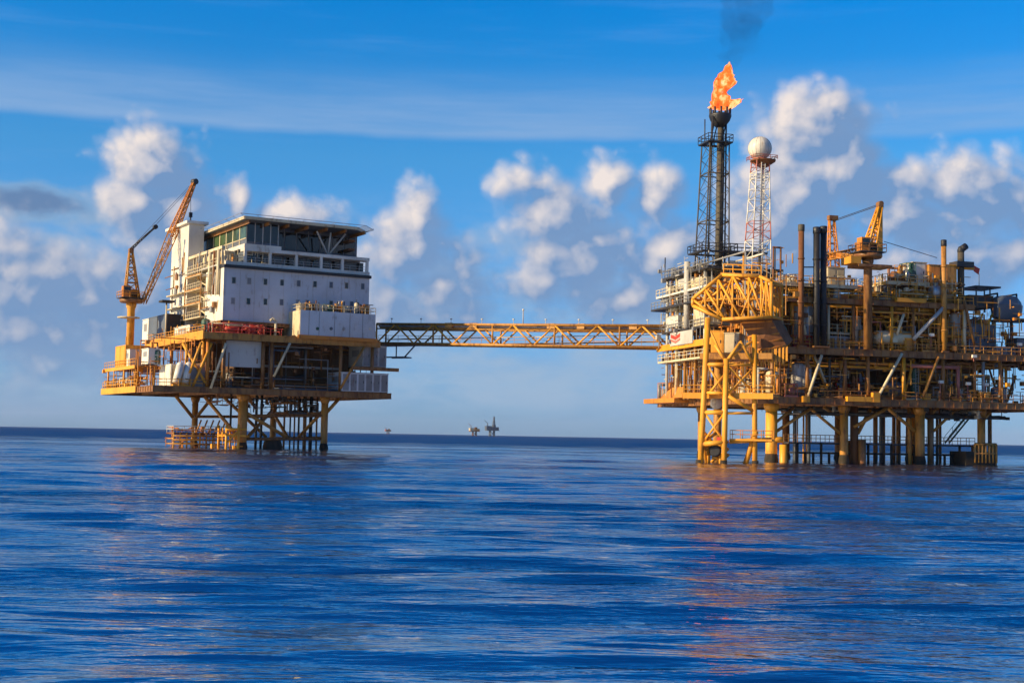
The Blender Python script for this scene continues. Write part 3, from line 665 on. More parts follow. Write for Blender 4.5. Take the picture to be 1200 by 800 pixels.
# ---- equipment of the left platform
a_, b_ = L.at(200, 445, 1.8)[0], L.at(241, 445, 1.8)[0]
container(L, a_, b_, 1.8, 8.5, zl, L.at(220, 427, 1.8)[2] - zl, 'cream', 'cream cargo container behind the two white liferaft canisters on the lowest deck', frame='white')
def LU(px, py, v): return L.at(px, py, v)[0]
cabinet(L, LU(401, 447, -.2), LU(455, 447, -.2), -.15, 6, zl, L.at(430, 437, .5)[2] - zl, 'hull', 'long grey equipment room at the right end of the lowest deck below the quarters', 'grey', 'equipment_room', 'equipment room')
zz = L.at(440, 430, 1)[2]
cabinet(L, LU(425, 415, 1), LU(453, 415, 1), 1, 7, zb + .3, L.at(440, 405, 1)[2] - zb - .3, 'pale', 'pale grey cabin directly above the long grey equipment room', 'grey', 'equipment_room', 'equipment room')
def LA(px, py): return L.atu(px, py, uA + 1.2)
v0 = L.atu(147, 415, uA + .3)[1]; v1 = L.atu(135, 415, uA + .3)[1]
container(L, uA + .3, uA + 4.5, v0, v1, zi, L.atu(141, 405, uA + .3)[2] - zi, 'gold', 'yellow container with one dark spot at the far left deck end below the crane')
for (pa, pb, pt, mat, lab) in ((154, 148, 410, 'white', 'narrow white locker right beside the yellow container'), (176, 168, 409, 'white', 'tall white locker between the dark rack and the dark green drum')):
    va = L.atu(pa, 420, uA + .8)[1]; vb = L.atu(pb, 420, uA + .8)[1]
    cabinet(L, uA + .5, uA + 2.4, va, vb, zi, L.atu(pb, pt, uA + .8)[2] - zi, mat, lab, mat, 'storage_locker', 'locker')
va = L.atu(184, 418, uA + 2)[1]
vessel(L, uA + 2.0, va, zi, .62, L.atu(188, 409, uA + 2)[2] - zi, 'green', 'short dark green drum beneath the yellow edge of the middle deck', 'silver', 'chemical_drum', 'drum')
va = L.atu(160, 420, uA + 2.6)[1]
skid(L, uA + 2.6, va, zi, 2.2, 2.6, 2.2, 'brown', 'brown pump rack standing between two white lockers under the crane', 'rust')
for i, px in enumerate((209, 219)):
    u = LU(px, 440, .8); z1 = L.at(px, 428, .8)[2]
    t = thing('liferaft_canister', ('left', 'right')[i] + ' one of two leaning white liferaft canisters at the corner of the lowest deck', 'liferaft', L, (u, .8, zl))
    part(t, 'canister', MB().tube((u - .35, .8, zl + .45), (u + .25, .8, z1), .62, 14).ball((u + .25, .8, z1), .60, 12, 6), 'white')
    part(t, 'cradle', MB().box(u - 1.0, u + .5, .2, 1.4, zl, zl + .28).tube((u + .45, .8, zl + .2), (u + .55, .8, z1 - .6), .1, 6), 'gold')
    part(t, 'strap', MB().tube((u - .15, .8, zl + 1.15), (u - .13, .8, zl + 1.25), .65, 14), 'black')
va = L.atu(128, 445, uA + .9)[1]
for i, (px, m, lab) in enumerate(((126, 'orange', 'orange'), (135, 'gold', 'yellow'), (144, 'white', 'white'), (155, 'orange', 'rusty orange'))):
    va = L.atu(px, 445, uA + 1.2)[1]
    skid(L, uA + 1.6, va, zl, 1.6, 1.8, 1.6 + .1 * i, m, 'small %s pump unit on the railed side gallery, %s from its far end' % (lab, ('first', 'second', 'third', 'fourth')[i]), 'grey')
# middle deck, left side
c0 = L.atu(173, 385, uB + 1)[1]; c1 = L.atu(168, 385, uB + 1)[1]
zt = L.atu(170, 374, uB + .8)[2]
va = L.atu(195, 385, uB + .8)[1]; vb = L.atu(174, 385, uB + .8)[1]; vc = L.atu(167, 385, uB + .8)[1]
container(L, uB + .8, uB + 3.4, va, vb - .1, zm, zt - zm + .1, 'dark', 'dark netted cargo basket beside the foot of the crane', 'cargo_basket', 'basket', 'slate')
cabinet(L, uB + .8, uB + 3.0, vb + .1, vc, zm, zt - zm, 'white', 'small white locker on the upper left deck edge beside the dark netted basket', 'cream', 'storage_locker', 'locker')
va = L.atu(225, 388, uB + 2.5)[1]
cabinet(L, uB + .9, uB + 4, va - 4, va + 5, zm, 1.9, 'white', 'low white machinery house at the base of the white stair tower', 'grey', 'machinery_house', 'machinery house')
va = L.atu(233, 385, uB + 1.2)[1]
vessel(L, uB + 1.4, va - 3, zm, .7, 2.5, 'green', 'green upright drum next to the low white machinery house', 'green', 'chemical_drum', 'drum')
skid(L, LU(283, 390, 2.5), 2.5, zm, 7.0, 2.4, 1.75, 'red', 'long red fire pump skid on the deck below the white quarters block', 'red', 'fire_pump_skid', 'pump')
skid(L, LU(301, 390, 2.8), 3.0, zm, 2.8, 2.0, 1.5, 'red', 'short red pump unit at the right end of the long red fire pump skid', 'pink')
u = LU(323, 385, 1); t = thing('vent_pipe', 'pale swan-neck vent pipe between the red fire pumps and the front module', 'pipe', L, (u, 1, zm))
z1 = L.at(323, 376, 1)[2]; part(t, 'pipe', MB().path([(u, 1, zm), (u, 1, z1), (u - .5, 1, z1 + .35), (u - 1.0, 1, z1)], .2, 9), 'cream'); part(t, 'flange', MB().tube((u, 1, zm), (u, 1, zm + .12), .36, 12), 'cream')
# white module at the front
m0 = LU(352, 380, -.4); m1 = LU(440, 380, -.4); mv = 4.0; zt = L.at(400, 366, -.4)[2]
mod = thing('front_module', 'pale front module with one sunlit cream end and machinery on its roof', 'module', L, ((m0 + m1) / 2, 2, zm))
part(mod, 'body', MB().box(m0, m1, -.4, mv + 4, zm + .02, zt), 'hull')  # white module given a bluish tone for its shaded front
part(mod, 'end_wall', MB().box(m0 - .08, m0 - .002, -.35, mv + 3.95, zm + .02, zt - .02), 'cream')  # sunlight on the white end is put into the cream colour
part(mod, 'base_beam', MB().box(m0 - .4, m1 + .4, -.62, -.402, zm - .25, zm + .35), 'orange')
part(mod, 'railing', MB().railrect(m0, m1, -.4, mv + 4, zt, 'fblr'), 'cream')
for px, m in ((372, 'green'), (388, 'slate'), (403, 'silver'), (434, 'white')):
    u = LU(px, 384, -.4); z = L.at(px, 385, -.4)[2]; part(mod, 'porthole', MB().tube((u, -.5, z), (u, -.402, z), .28, 12), m)
for px in (362, 374, 392, 410, 425): 
    u = LU(px, 380, -.4); part(mod, 'panel_seam', MB().box(u - .04, u + .04, -.43, -.402, zm + .36, zt - .1), 'grey')
rows = [(341, 'cream', 'cabinet', 'cream'), (350, 'ochre', 'skid', 'ochre'), (362, 'dark', 'skid', 'dark'), (372, 'white', 'cabinet', 'white'), (383, 'green', 'skid', 'dark green'), (394, 'ochre', 'tank', 'ochre'), (406, 'slate', 'skid', 'slate grey'), (417, 'cream', 'vessel', 'pale'), (428, 'ochre', 'cabinet', 'tan')]
ords = ('first', 'second', 'third', 'fourth', 'fifth', 'sixth', 'seventh', 'eighth', 'ninth')
for i, (px, m, k, cn) in enumerate(rows):
    u = LU(px, 360, 1.5)
    if px < 352: u = m0 + .9 + 1.1 * i
    lab = '%s on the roof of pale front module, %s from sunlit end'
    if k == 'cabinet': cabinet(L, u - .6, u + .6, 1, 2.6, zt, 1.2 + .2 * (i % 3), m, lab % (cn + ' box', ords[i]), m, 'roof_box', 'equipment')
    elif k == 'skid': skid(L, u, 1.2, zt, 1.7, 1.4, 1.3, m, lab % (cn + ' machine', ords[i]), 'cream', 'roof_machine', 'equipment')
    elif k == 'tank': tank(L, u, 1.4, zt, 2.2, .5, m, lab % (cn + ' small lying tank', ords[i]), 'dark', .3)
    else: vessel(L, u, 1.2, zt, .4, 2.0, m, lab % (cn + ' little upright vessel', ords[i]), 'dark')

for i in range(26):
    rr3 = random.Random(100 + i); p_ = (rr3.uniform(m0 + .4, m1 - .6), rr3.uniform(0, 3), zt); h_ = rr3.uniform(.6, 2.0)
    mb = MB().tube(p_, add3(p_, (0, 0, h_)), rr3.uniform(.06, .14), 7)
    if i % 2: mb.path([add3(p_, (0, 0, h_)), add3(p_, (rr3.uniform(-1.5, 1.5), 0, h_))], .08, 6)
    part(mod, 'pipe', mb, rr3.choice(['ochre', 'cream', 'rust', 'yellow', 'dark', 'gold']))
# ---- accommodation block
bk = thing('accommodation_block', 'white living quarters block with rows of small windows and a dark helideck on top', 'accommodation block', L, ((uH0 + uH1) / 2, 16, zh))
zT = L.at(262.5, 313, 5)[2]; HV0, HV1 = 5.0, L.atu(201, 330, uH0 - .4)[1]
s0 = L.atu(242, 330, uH0)[1]; s1 = L.atu(222, 330, uH0)[1]; print('house', HV1, s0, s1)
#                              # the recess with the stairs in the left wall
part(bk, 'wall', MB().box(uH0, uH1, HV0, s0, zh + .01, zT), 'hull')  # white front walls coloured blue-grey as they look in shade
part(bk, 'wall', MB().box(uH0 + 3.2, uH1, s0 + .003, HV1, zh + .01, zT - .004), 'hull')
part(bk, 'end_wall', MB().box(uH0 - .1, uH0 - .003, HV0 - .06, s0, zh + .01, zT - .01), 'white', 'sunlit cream-white end wall')  # warmer tone than the front paints the sunlight onto this end
part(bk, 'roof_edge', MB().box(uH0 - .2, uH1 + .2, HV0 - .45, HV0 + 4, zT + .003, zT + .5), 'black')
for px in range(264, 434, 17):
    u = LU(px, 345, 5); part(bk, 'panel_seam', MB().box(u - .03, u + .03, HV0 - .025, HV0 - .002, zh + .2, zT - .1), 'pale')
for row, (pyL, pyR, pxs) in enumerate(((328.5, 335.5, (274, 292, 311, 330.5, 350, 369, 388, 406, 425)), (352.5, 357, (273, 291, 311, 330, 349, 360, 388, 402, 412)))):
    for k, px in enumerate(pxs):
        py = pyL + (pyR - pyL) * (px - 274) / 150.0; u, _, z = L.at(px, py, HV0)
        w = .30
        f = part(bk, 'window', MB().box(u - w - .1, u + w + .1, HV0 - .05, HV0 - .003, z - .60, z - .5).box(u - w - .1, u + w + .1, HV0 - .05, HV0 - .003, z + .5, z + .6).box(u - w - .1, u - w, HV0 - .05, HV0 - .003, z - .499, z + .499).box(u + w, u + w + .1, HV0 - .05, HV0 - .003, z - .499, z + .499), 'pale')
        part(f, 'pane', MB().box(u - w + .003, u + w - .003, HV0 - .03, HV0 - .004, z - .497, z + .497), 'slate' if (px * 7 + row) % 5 < 2 else ('grey' if (px * 3 + row) % 4 == 0 else 'glass'))
# stair tower at the far left end, recess with landings
zS = L.atu(208, 269, uH0)[2]
part(bk, 'stair_tower', MB().box(uH0 - .4, uH0 + 2.4, s1, HV1 + .5, zm + .05, zS), 'white', 'tall cream stair tower')
part(bk, 'ledge', MB().box(uH0 - 1.0, uH0 + 3.0, s1 - .6, HV1 + 3.2, zS + .003, zS + .5), 'white')
hh = zT - zh
for i in range(4):
    z = zh + hh * (i + .55) / 3.6
    lp = part(bk, 'landing', MB().box(uH0 - .9, uH0 + 3.19, s0 + .2, s1 - .1, z - .2, z), 'cream')
    part(lp, 'railing', MB().rail((uH0 - .85, s0 + .2, z), (uH0 - .85, s1, z), 1.1, 1.3), 'cream')
    if i: part(bk, 'stair', MB().stair((uH0 + 1.0, s0 + .6, z - hh / 3.6), (uH0 + 1.0, s1 - .8, z - .1), (1.0, 0, 0)), 'cream')
    part(bk, 'door', MB().box(uH0 + 3.12, uH0 + 3.198, s0 + 3.2, s0 + 4.2, z + .02, z + 2.0), 'slate')
    part(bk, 'landing', MB().box(uH0 - 1.3, uH0 - .41, s1 + .2, HV1, z - .18, z), 'cream') if i < 3 else None
    for vv in (s1 + 3.2, s1 + 7):
        f = part(bk, 'window', MB().box(uH0 - .45, uH0 - .402, vv - .45, vv + .45, z + .6, z + 1.8), 'grey')
        part(f, 'pane', MB().box(uH0 - .47, uH0 - .452, vv - .35, vv + .35, z + .7, z + 1.7), 'glass')
for px in (246, 251, 256):
    v = L.atu(px, 320, uH0 - .4)[1]; za = L.atu(px, 345, uH0 - .4)[2]
    part(bk, 'duct', MB().tube((uH0 - .45, v, za), (uH0 - .45, v, zT + 3.2), .3 if px != 251 else .2, 9), 'cream' if px != 251 else 'rust')
# gallery storey, set back
gu0 = LU(287, 300, 6); gv = 6.4; zg0 = zT + .5; zg1 = L.at(287, 290, 6)[2]
part(bk, 'wall', MB().box(gu0 + .6, uH1 - .6, gv + 1.6, HV1 - 1, zg0, zg1), 'slate', 'dark recessed gallery wall')
part(bk, 'wall', MB().box(uH0 + 2.2, gu0 + .58, s0 - 3, HV1 - 1, zg0, zg1 - .004), 'cream', 'sunlit gallery end wall')  # cream carries the sunlit look of the white wall
part(bk, 'gallery_beam', MB().box(uH0 - .3, uH0 + .3, gv - .6, s1 + 1, zg1 - .5, zg1 - .002), 'cream')
part(bk, 'gallery_floor', MB().box(uH0 - .6, uH0 + 2.19, gv + .3, s1 + 1, zg0 - .02, zg0 + .18), 'pale')
part(bk, 'railing', MB().rail((uH0 - .5, gv + .3, zg0 + .18), (uH0 - .5, s1, zg0 + .18), 1.1, 1.4), 'cream')
nv = 6
for i in range(nv + 1):
    v = gv + (s1 + .6 - gv) * i / nv; part(bk, 'post', MB().box(uH0 - .15, uH0 + .15, v - .13, v + .13, zg0 + .18, zg1 - .5), 'cream')
    if i < nv: part(bk, 'door' if i % 2 else 'louvre', MB().box(uH0 + 2.12, uH0 + 2.198, v + .6, v + 1.7, zg0 + .25, zg0 + 2.2), 'slate' if i % 2 else 'ochre')
rr2 = random.Random(31)
for i in range(34):
    v = rr2.uniform(HV0 + 1, HV1 - .5); z = rr2.uniform(zh + .3, zT + 2.5); k = rr2.random(); mb = MB()
    if k < .45: mb.tube((uH0 - rr2.uniform(.3, .9), v, z), (uH0 - .5, v, z + rr2.uniform(1.5, 4.5)), rr2.uniform(.06, .16), 7)
    elif k < .75: mb.tube((uH0 - .5, v, z), (uH0 - .5, v + rr2.uniform(1.5, 6), z), rr2.uniform(.06, .13), 7)
    else: s = rr2.uniform(.25, .6); mb.box(uH0 - .7, uH0 - .12, v - s, v + s, z, z + s * 2)
    part(bk, 'pipe' if k < .75 else 'wall_box', mb, rr2.choice(['cream', 'ochre', 'grey', 'rust', 'pale', 'brown']))
for i in range(3):
    z = zh + (zT - zh) * (i + .55) / 3.6
    part(bk, 'balcony_frame', MB().box(uH0 - .95, uH0 - .75, s0 + .3, s0 + .5, z, z + 2.6).box(uH0 - .95, uH0 - .75, s1 - .5, s1 - .3, z, z + 2.6).box(uH0 - .95, uH0 - .75, s0 + .503, s1 - .503, z + 2.4, z + 2.6), 'ochre')
part(bk, 'gallery_beam', MB().box(gu0 - .2, uH1 + .2, gv - .8, gv + 1.4, zg1 - .55, zg1), 'white')
part(bk, 'gallery_beam', MB().box(gu0 - 3.5, uH1 + .2, gv - 1.0, gv + .2, zg0 + .001, zg0 + .7), 'white')
part(bk, 'gallery_floor', MB().box(gu0 - 3.5, uH1 + .2, gv + .201, HV1 - 1, zg0 - .0, zg0 + .2), 'grey')
for px in (287, 316, 347, 376, 401, 430):
    u = LU(px, 302, 6); part(bk, 'post', MB().box(u - .22, u + .22, gv - .75, gv - .3, zg0 + .703, zg1 - .553), 'white')
for pa, pb in ((290, 300), (302, 314), (319, 330), (333, 345), (351, 356), (359, 373), (379, 386), (388, 398), (404, 426)):
    a, b = LU(pa, 303, 8), LU(pb, 303, 8); za, zc = zg0 + 1.0, zg1 - .8
    f = part(bk, 'window', MB().box(a, b, gv + 1.52, gv + 1.597, za - .12, za).box(a, b, gv + 1.52, gv + 1.597, zc, zc + .12), 'grey')
    part(f, 'pane', MB().box(a + .02, b - .02, gv + 1.55, gv + 1.596, za + .003, zc - .003), 'glass')
part(bk, 'railing', MB().rail((gu0, gv - .7, zg0 + .7), (uH1, gv - .7, zg0 + .7), .9, 1.8, .035), 'pale')
rr_ = random.Random(8)
for i in range(30):
    small = MB(); p = (rr_.uniform(uH0, gu0 + 4), rr_.uniform(gv - .5, gv + 1), zg0 + rr_.uniform(.2, 2.2)); small.tube(p, add3(p, rr_.choice([(0, 0, 1.2), (1.1, 0, 0), (0, 0, .8)])), .07, 5); part(bk, 'pipe', small, 'cream')
# control storey under the helideck
zc0 = zg1; zc1 = L.at(289, 258, 5)[2]
cu0 = LU(289, 270, 6); cu1 = LU(324, 275, 8); cu2 = LU(415, 280, 12)
part(bk, 'wall', MB().box(cu0 + .3, cu1, gv + .3, HV1 - 2, zc0 + .7, zc1 - .01), 'slate', 'dark glazed control room')
part(bk, 'wall', MB().box(cu1 + .01, cu2, gv + 4.2, HV1 - 2, zc0 + .01, zc1 - .01), 'slate', 'dark wall deep under the helideck')
part(bk, 'sill_beam', MB().box(cu0 - .3, cu1 + .2, gv - .5, HV1 - 1.5, zc0 + .003, zc0 + .69), 'white')
n = 7
for i in range(n):
    b0 = gv + .5 + (HV1 - 3 - gv) * i / n; b1 = gv + .5 + (HV1 - 3 - gv) * (i + .86) / n
    f = part(bk, 'window', MB().box(cu0 + .18, cu0 + .297, b1, b1 + .3, zc0 + .7, zc1 - .02).box(cu0 + .2, cu0 + .297, b0, b1 - .003, zc0 + 1.7, zc0 + 1.85), 'cream')
    part(f, 'pane', MB().box(cu0 + .22, cu0 + .296, b0 + .003, b1 - .005, zc0 + 1.86, zc1 - .05), 'greenglass')
for i in range(4):
    a0 = cu0 + .4 + (cu1 - cu0 - .5) * i / 4; a1 = cu0 + .4 + (cu1 - cu0 - .5) * (i + .9) / 4
    f = part(bk, 'window', MB().box(a1, a1 + .15, gv + .2, gv + .297, zc0 + .72, zc1 - .05), 'pale')
    part(f, 'pane', MB().box(a0, a1 - .005, gv + .22, gv + .296, zc0 + 1.2, zc1 - .1), 'glass')
for i in range(7):
    a0 = cu1 + .3 + (cu2 - cu1 - .5) * i / 7; a1 = cu1 + .3 + (cu2 - cu1 - .5) * (i + .88) / 7
    f = part(bk, 'window', MB().box(a1, a1 + .14, gv + 4.1, gv + 4.197, zc0 + .72, zc1 - .05), 'grey')
    part(f, 'pane', MB().box(a0, a1 - .005, gv + 4.12, gv + 4.196, zc0 + 1.0, zc1 - .6), 'glass')
# helideck
hd = [L.at(290, 255.5, 3.5), L.at(432, 264.5, 4.5)]
zd = zc1; ha, hb = LU(288, 255, 3.5), LU(433, 264, 4.5)
oct_ = [(ha, 4.0), (hb - 2.5, 4.0), (hb + .8, 8.0), (hb + .8, 26), (hb - 3, HV1 + 1), (ha + 1.5, HV1 + 1), (ha, HV1 - 1)]
def prism(mb, poly, z0, z1):
    n = len(poly); k = [(p[0], p[1], z0) for p in poly] + [(p[0], p[1], z1) for p in poly]
    return mb.add(k, [tuple(range(n - 1, -1, -1)), tuple(range(n, 2 * n))] + [(i, (i + 1) % n, n + (i + 1) % n, n + i) for i in range(n)])
p = part(bk, 'helideck', prism(MB(), oct_, zd + .003, zd + .45), 'slate')
mb = MB()
for i in range(len(oct_)):
    a, b = oct_[i], oct_[(i + 1) % len(oct_)]; mb.beam((a[0], a[1], zd + .3), (b[0], b[1], zd + .3), .25, .5)
part(p, 'rim', mb, 'cream')
nt = MB()
for i in range(len(oct_)):
    a, b = oct_[i], oct_[(i + 1) % len(oct_)]; cx, cy = (ha + hb) / 2, 16
    ao = (a[0] + (1 if a[0] > cx else -1) * 1.1, a[1] + (1 if a[1] > cy else -1) * 1.1, zd + .75); bo = (b[0] + (1 if b[0] > cx else -1) * 1.1, b[1] + (1 if b[1] > cy else -1) * 1.1, zd + .75)
    nt.tube(ao, bo, .05, 5)
    for k in range(9): nt.tube(lerp((a[0], a[1], zd + .4), (b[0], b[1], zd + .4), k / 8), lerp(ao, bo, k / 8), .035, 4)
part(p, 'safety_net', nt, 'silver')
for i in range(7):
    t = ha + 1 + (hb - ha - 2) * i / 6; part(bk, 'deck_beam', MB().beam((t, 4.3, zd - .3), (t, HV1, zd - .3), .2, .55), 'brown')
for px in (386,):
    u = LU(px, 285, 6.5); 
    for q in ((-2.6, 5), (0, 5), (2.8, 5)): part(bk, 'strut', MB().tube((u, 7.0, zc0), (u + q[0], q[1] + 1, zd - .55), .15, 8), 'pale')
for zq in (.35, .7):
    part(bk, 'walkway', MB().beam((LU(418, 270, 6), 8, zc0 + (zd - zc0) * zq), (LU(418, 270, 6), 22, zc0 + (zd - zc0) * zq), 1.2, .4), 'rust')
part(bk, 'aerial', MB().tube((LU(433, 264, 6), 9, zd + .4), (LU(446, 263, 6), 9, zd + 1.3), .05, 5), 'dark')

# ---- lamp post and roof bits
v = L.atu(198, 370, uB + 1)[1]
t = thing('lamp_post', 'tall pale post with a dark flat head left of the white stair tower', 'lamp post', L, (uB + .5, v, zm))
zt_ = L.atu(197, 354, uB + .5)[2]
part(t, 'pole', MB().tube((uB + .5, v, zm), (uB + .5, v, zt_), .14, 8), 'cream'); part(t, 'lamp_head', MB().box(uB - .6, uB + 1.6, v - 1.2, v + 1.2, zt_, zt_ + .35), 'dark')

# ---- crane on the left
def crane(fr, u, v, z0, zcab, label, name='pedestal_crane', boom=None, jib=None, mast=None, pm='yellow', bm='pink', mm='yellow', pr=.95, cabside=-1, mw=1.25):
    t = thing(name, label, 'crane', fr, (u, v, z0))
    part(t, 'pedestal', MB().lathe((u, v, z0), [(pr, 0), (pr, zcab - z0 - 1.2), (pr * 1.35, zcab - z0 - .5), (pr * 1.35, zcab - z0)], 16), pm)
    p = part(t, 'turntable', MB().lathe((u, v, zcab), [(1.9, 0.002), (2.1, .25), (2.1, .6), (1.5, .75)], 18), 'brown')
    part(t, 'platform', MB().box(u - 2.2, u + 2.0, v - 1.8, v + 1.8, zcab + .76, zcab + .9), 'dark')
    part(t, 'railing', MB().railrect(u - 2.2, u + 2.0, v - 1.8, v + 1.8, zcab + .9, 'fblr', gap=1.2), pm)
    c = part(t, 'cab', MB().box(u + cabside * 1.9, u + cabside * .5, v - 1.6, v - .2, zcab + .92, zcab + 2.9), 'orange')
    part(c, 'window', MB().box(u + cabside * 1.75, u + cabside * .65, v - 1.66, v - 1.602, zcab + 1.8, zcab + 2.7), 'glass')
    part(t, 'machinery_house', MB().box(u - 1.2, u + 1.4, v + .1, v + 1.7, zcab + .92, zcab + 2.5), pm)
    w = MB().lathe((u, v - .8, zcab + 1.5), [(.1, -.8), (.5, -.78), (.5, -.7), (.28, -.69), (.28, .69), (.5, .7), (.5, .78), (.1, .8)], 14, 'u'); part(t, 'winch', w, 'dark')
    zb_ = zcab + .95
    if mast:
        m = mast; part(t, 'mast', MB().lattice([(u - mw, v - .9, zb_), (u + mw, v - .9, zb_), (u + mw, v + .9, zb_), (u - mw, v + .9, zb_)], [(m[0] - .28, m[1] - .28, m[2]), (m[0] + .28, m[1] - .28, m[2]), (m[0] + .28, m[1] + .28, m[2]), (m[0] - .28, m[1] + .28, m[2])], 6, .16, .09), mm)
        part(t, 'mast_head', MB().box(m[0] - .4, m[0] + .4, m[1] - .4, m[1] + .4, m[2], m[2] + .7).tube((m[0], m[1] - .5, m[2] + .5), (m[0], m[1] + .5, m[2] + .5), .4, 10), 'brown')
    if boom:
        foot, tip, w0, cut, m2 = boom
        d = Vector(tip) - Vector(foot); d.normalize(); a = d.cross(Vector((0, 0, 1))); a.normalize(); b = a.cross(d)
        def sec(P, w): return [tuple(Vector(P) + a * (sx * w) + b * (sy * w)) for sx, sy in ((-1, -1), (1, -1), (1, 1), (-1, 1))]
        mid = lerp(foot, tip, cut)
        part(t, 'boom', MB().lattice(sec(foot, w0 * .55), sec(mid, w0), 8, .10, .06), 'ochre')
        part(t, 'boom', MB().lattice(sec(mid, w0), sec(tip, w0 * .4), 9, .12, .07, cross=2), m2)
        part(t, 'boom_head', MB().tube(tuple(Vector(tip) - a * .5), tuple(Vector(tip) + a * .5), .55, 12), 'dark')
        if mast and name != 'deck_crane':
            for s in (-.3, .3): part(t, 'pendant_line', MB().tube((mast[0] + s, mast[1], mast[2] + .5), tuple(Vector(tip) + a * s), .035, 4), 'dark')
    if jib:
        part(t, 'jib', MB().lattice([add3(jib[0], o) for o in ((-.2, -.2, 0), (.2, -.2, 0), (0, .25, .2))], [add3(jib[1], o) for o in ((-.12, -.12, 0), (.12, -.12, 0), (0, .15, .1))], 6, .09, .05), 'dark')
        part(t, 'jib_head', MB().tube(add3(jib[1], (0, -.4, 0)), add3(jib[1], (0, .4, 0)), .42, 10), 'black')
    return t
cv_ = 30.0
cb = L.at(154, 355, cv_); ct = L.at(153.5, 296, cv_); tip = L.at(228, 213, cv_ + 3); ft = L.at(168, 355, cv_ - 1.5); jt = L.at(182, 266, cv_ - 2)
t = crane(L, cb[0], cv_, zi + .1, cb[2], 'yellow crane at the left with its long lattice boom raised towards the helideck', boom=(ft, tip, .62, .55, 'orange'), jib=(add3(ct, (0, 0, .7)), jt), mast=ct, mm='ochre', pr=.68)
pz = L.at(152, 373, cv_)[2]; part(t, 'service_platform', MB().lathe((cb[0] - .4, cv_, pz), [(.7, 0), (2.0, .05), (2.0, .22), (.7, .24)], 12), 'cream')
hk = L.at(223.5, 249, cv_ + 3); tp = L.at(223.5, 224, cv_ + 3)
part(t, 'hoist_rope', MB().tube(tp, hk, .05, 5), 'dark'); part(t, 'hook_block', MB().box(hk[0] - .3, hk[0] + .3, hk[1] - .2, hk[1] + .2, hk[2] - .9, hk[2]).tube(add3(hk, (0, 0, -.9)), add3(hk, (0, 0, -1.7)), .14, 6), 'black')

# ================================================================== RIGHT: process platform
P = Frame(890, 195.0, 15)
def PU(px, py, v): return P.at(px, py, v)[0]
def PZ(px, py, v): return P.at(px, py, v)[2]
y1 = PZ(1000, 467, 0); y2 = PZ(1000, 409, 0); y3 = PZ(1000, 350, 0); y4 = PZ(950, 331, 0)
uR = PU(1200, 470, 0) + 9; uR3 = PU(1142, 350, 0); PD = P.atu(772, 440, 0)[1]; print('PD', PD, 'uR', uR, y1, y2, y3, y4)
pf = thing('process_platform', 'rusty brown and yellow process platform with crowded decks on thick piled legs', 'oil platform', P, (uR / 2, 15, 0))
# legs
for px, v, r, m in ((904, 3, .85, 'gold'), (989, 3, .62, 'ochre'), (1078, 3, .72, 'ochre'), (1150, 3, .6, 'ochre'), (921, 26, .6, 'rust'), (982, 28, .55, 'brown'), (1066, 28, .65, 'rust'), (822, 30, .6, 'ochre')):
    leg(pf, PU(px, 510, v), v, -4, y1 - .95, r, m)
for px, v, z, r, m in ((918, 2, 2.6, .55, 'gold'), (1001, 4, 9, .6, 'rust'), (1090, 4, 9, .42, 'brown'), (1071, 5, 9, .4, 'orange'), (996, 6, 3.4, .7, 'brown'), (1066, 4, 9, .35, 'ochre'), (1142, 3, 3, .5, 'rust'), (1165, 3, 3, .4, 'ochre'), (1010, 3, 3.5, .6, 'brown')):
    u = PU(px, 510, v); part(pf, 'pile', MB().tube((u, v, -3), (u, v, min(z, y1 - 1)), r, 12), m)
# bracing and access walk near the water
def Pp(px, py, v): return P.at(px, py, v)
for a, b, r in (((1005, 508, 4), (1020, 480, 4), .3), ((1112, 519, 6), (1138, 487, 8), .0), ((1160, 482, 3), (1150, 495, 3), .3), ((900, 515, 3), (918, 515, 2), .45), ((930, 478, 4), (905, 498, 3), .22), ((985, 490, 4), (965, 477, 4), .2), ((1085, 490, 4), (1100, 477, 4), .25), ((1001, 500, 3), (1040, 478, 3), .26), ((1072, 505, 3), (1040, 478, 3), .26), ((910, 505, 3), (950, 479, 3), .24), ((985, 508, 3), (950, 479, 3), .22), ((1094, 505, 4), (1120, 480, 4), .22)):
    if r: part(pf, 'brace', MB().tube(Pp(*a), Pp(*b), r, 9), 'gold' if a[0] == 900 else 'ochre')
part(pf, 'gangway_stair', MB().stair(Pp(1112, 519, 6), Pp(1139, 486, 8), (0, 1.1, 0)), 'green')
wz = PZ(1000, 519, 5); w0 = PU(922, 519, 5); w1 = PU(1140, 519, 5)
part(pf, 'walkway', MB().box(w0, w1, 4.4, 6.0, wz - .25, wz), 'dark')
part(pf, 'railing', MB().railrect(w0, w1, 4.45, 5.95, wz, 'fb', gap=1.5), 'brown')
w2 = PZ(1000, 530, 5)
part(pf, 'lower_walkway', MB().box(w0 + 1, w1 + 3, 4.2, 6.2, w2 - .3, w2), 'black')
for i in range(26):
    t = w0 + 1.2 + (w1 - w0 + 1) * i / 25; part(pf, 'fender_post', MB().tube((t, 4.0, -2), (t, 4.0, w2 + .02 if i % 3 else wz), .2, 7), 'splash')
bx = PU(1148, 532, 1.6); part(pf, 'boat_landing', MB().box(bx - 2.6, bx + 2.4, 1.2, 5.5, -.6, PZ(1150, 529, 2)), 'splash')
u0_ = PU(1141, 520, 1.6); u1_ = PU(1166, 520, 1.6); mb = MB()
for i in range(7):
    t = u0_ + (u1_ - u0_) * i / 6; mb.tube((t, 1.3, .4), (t, 1.3, 3.2), .2, 7)
mb.tube((u0_, 1.3, 3.2), (u1_, 1.3, 3.2), .2, 7).tube((u0_, 1.3, 1.8), (u1_, 1.3, 1.8), .2, 7); part(pf, 'boat_fender', mb, 'ochre')
rng = random.Random(21)
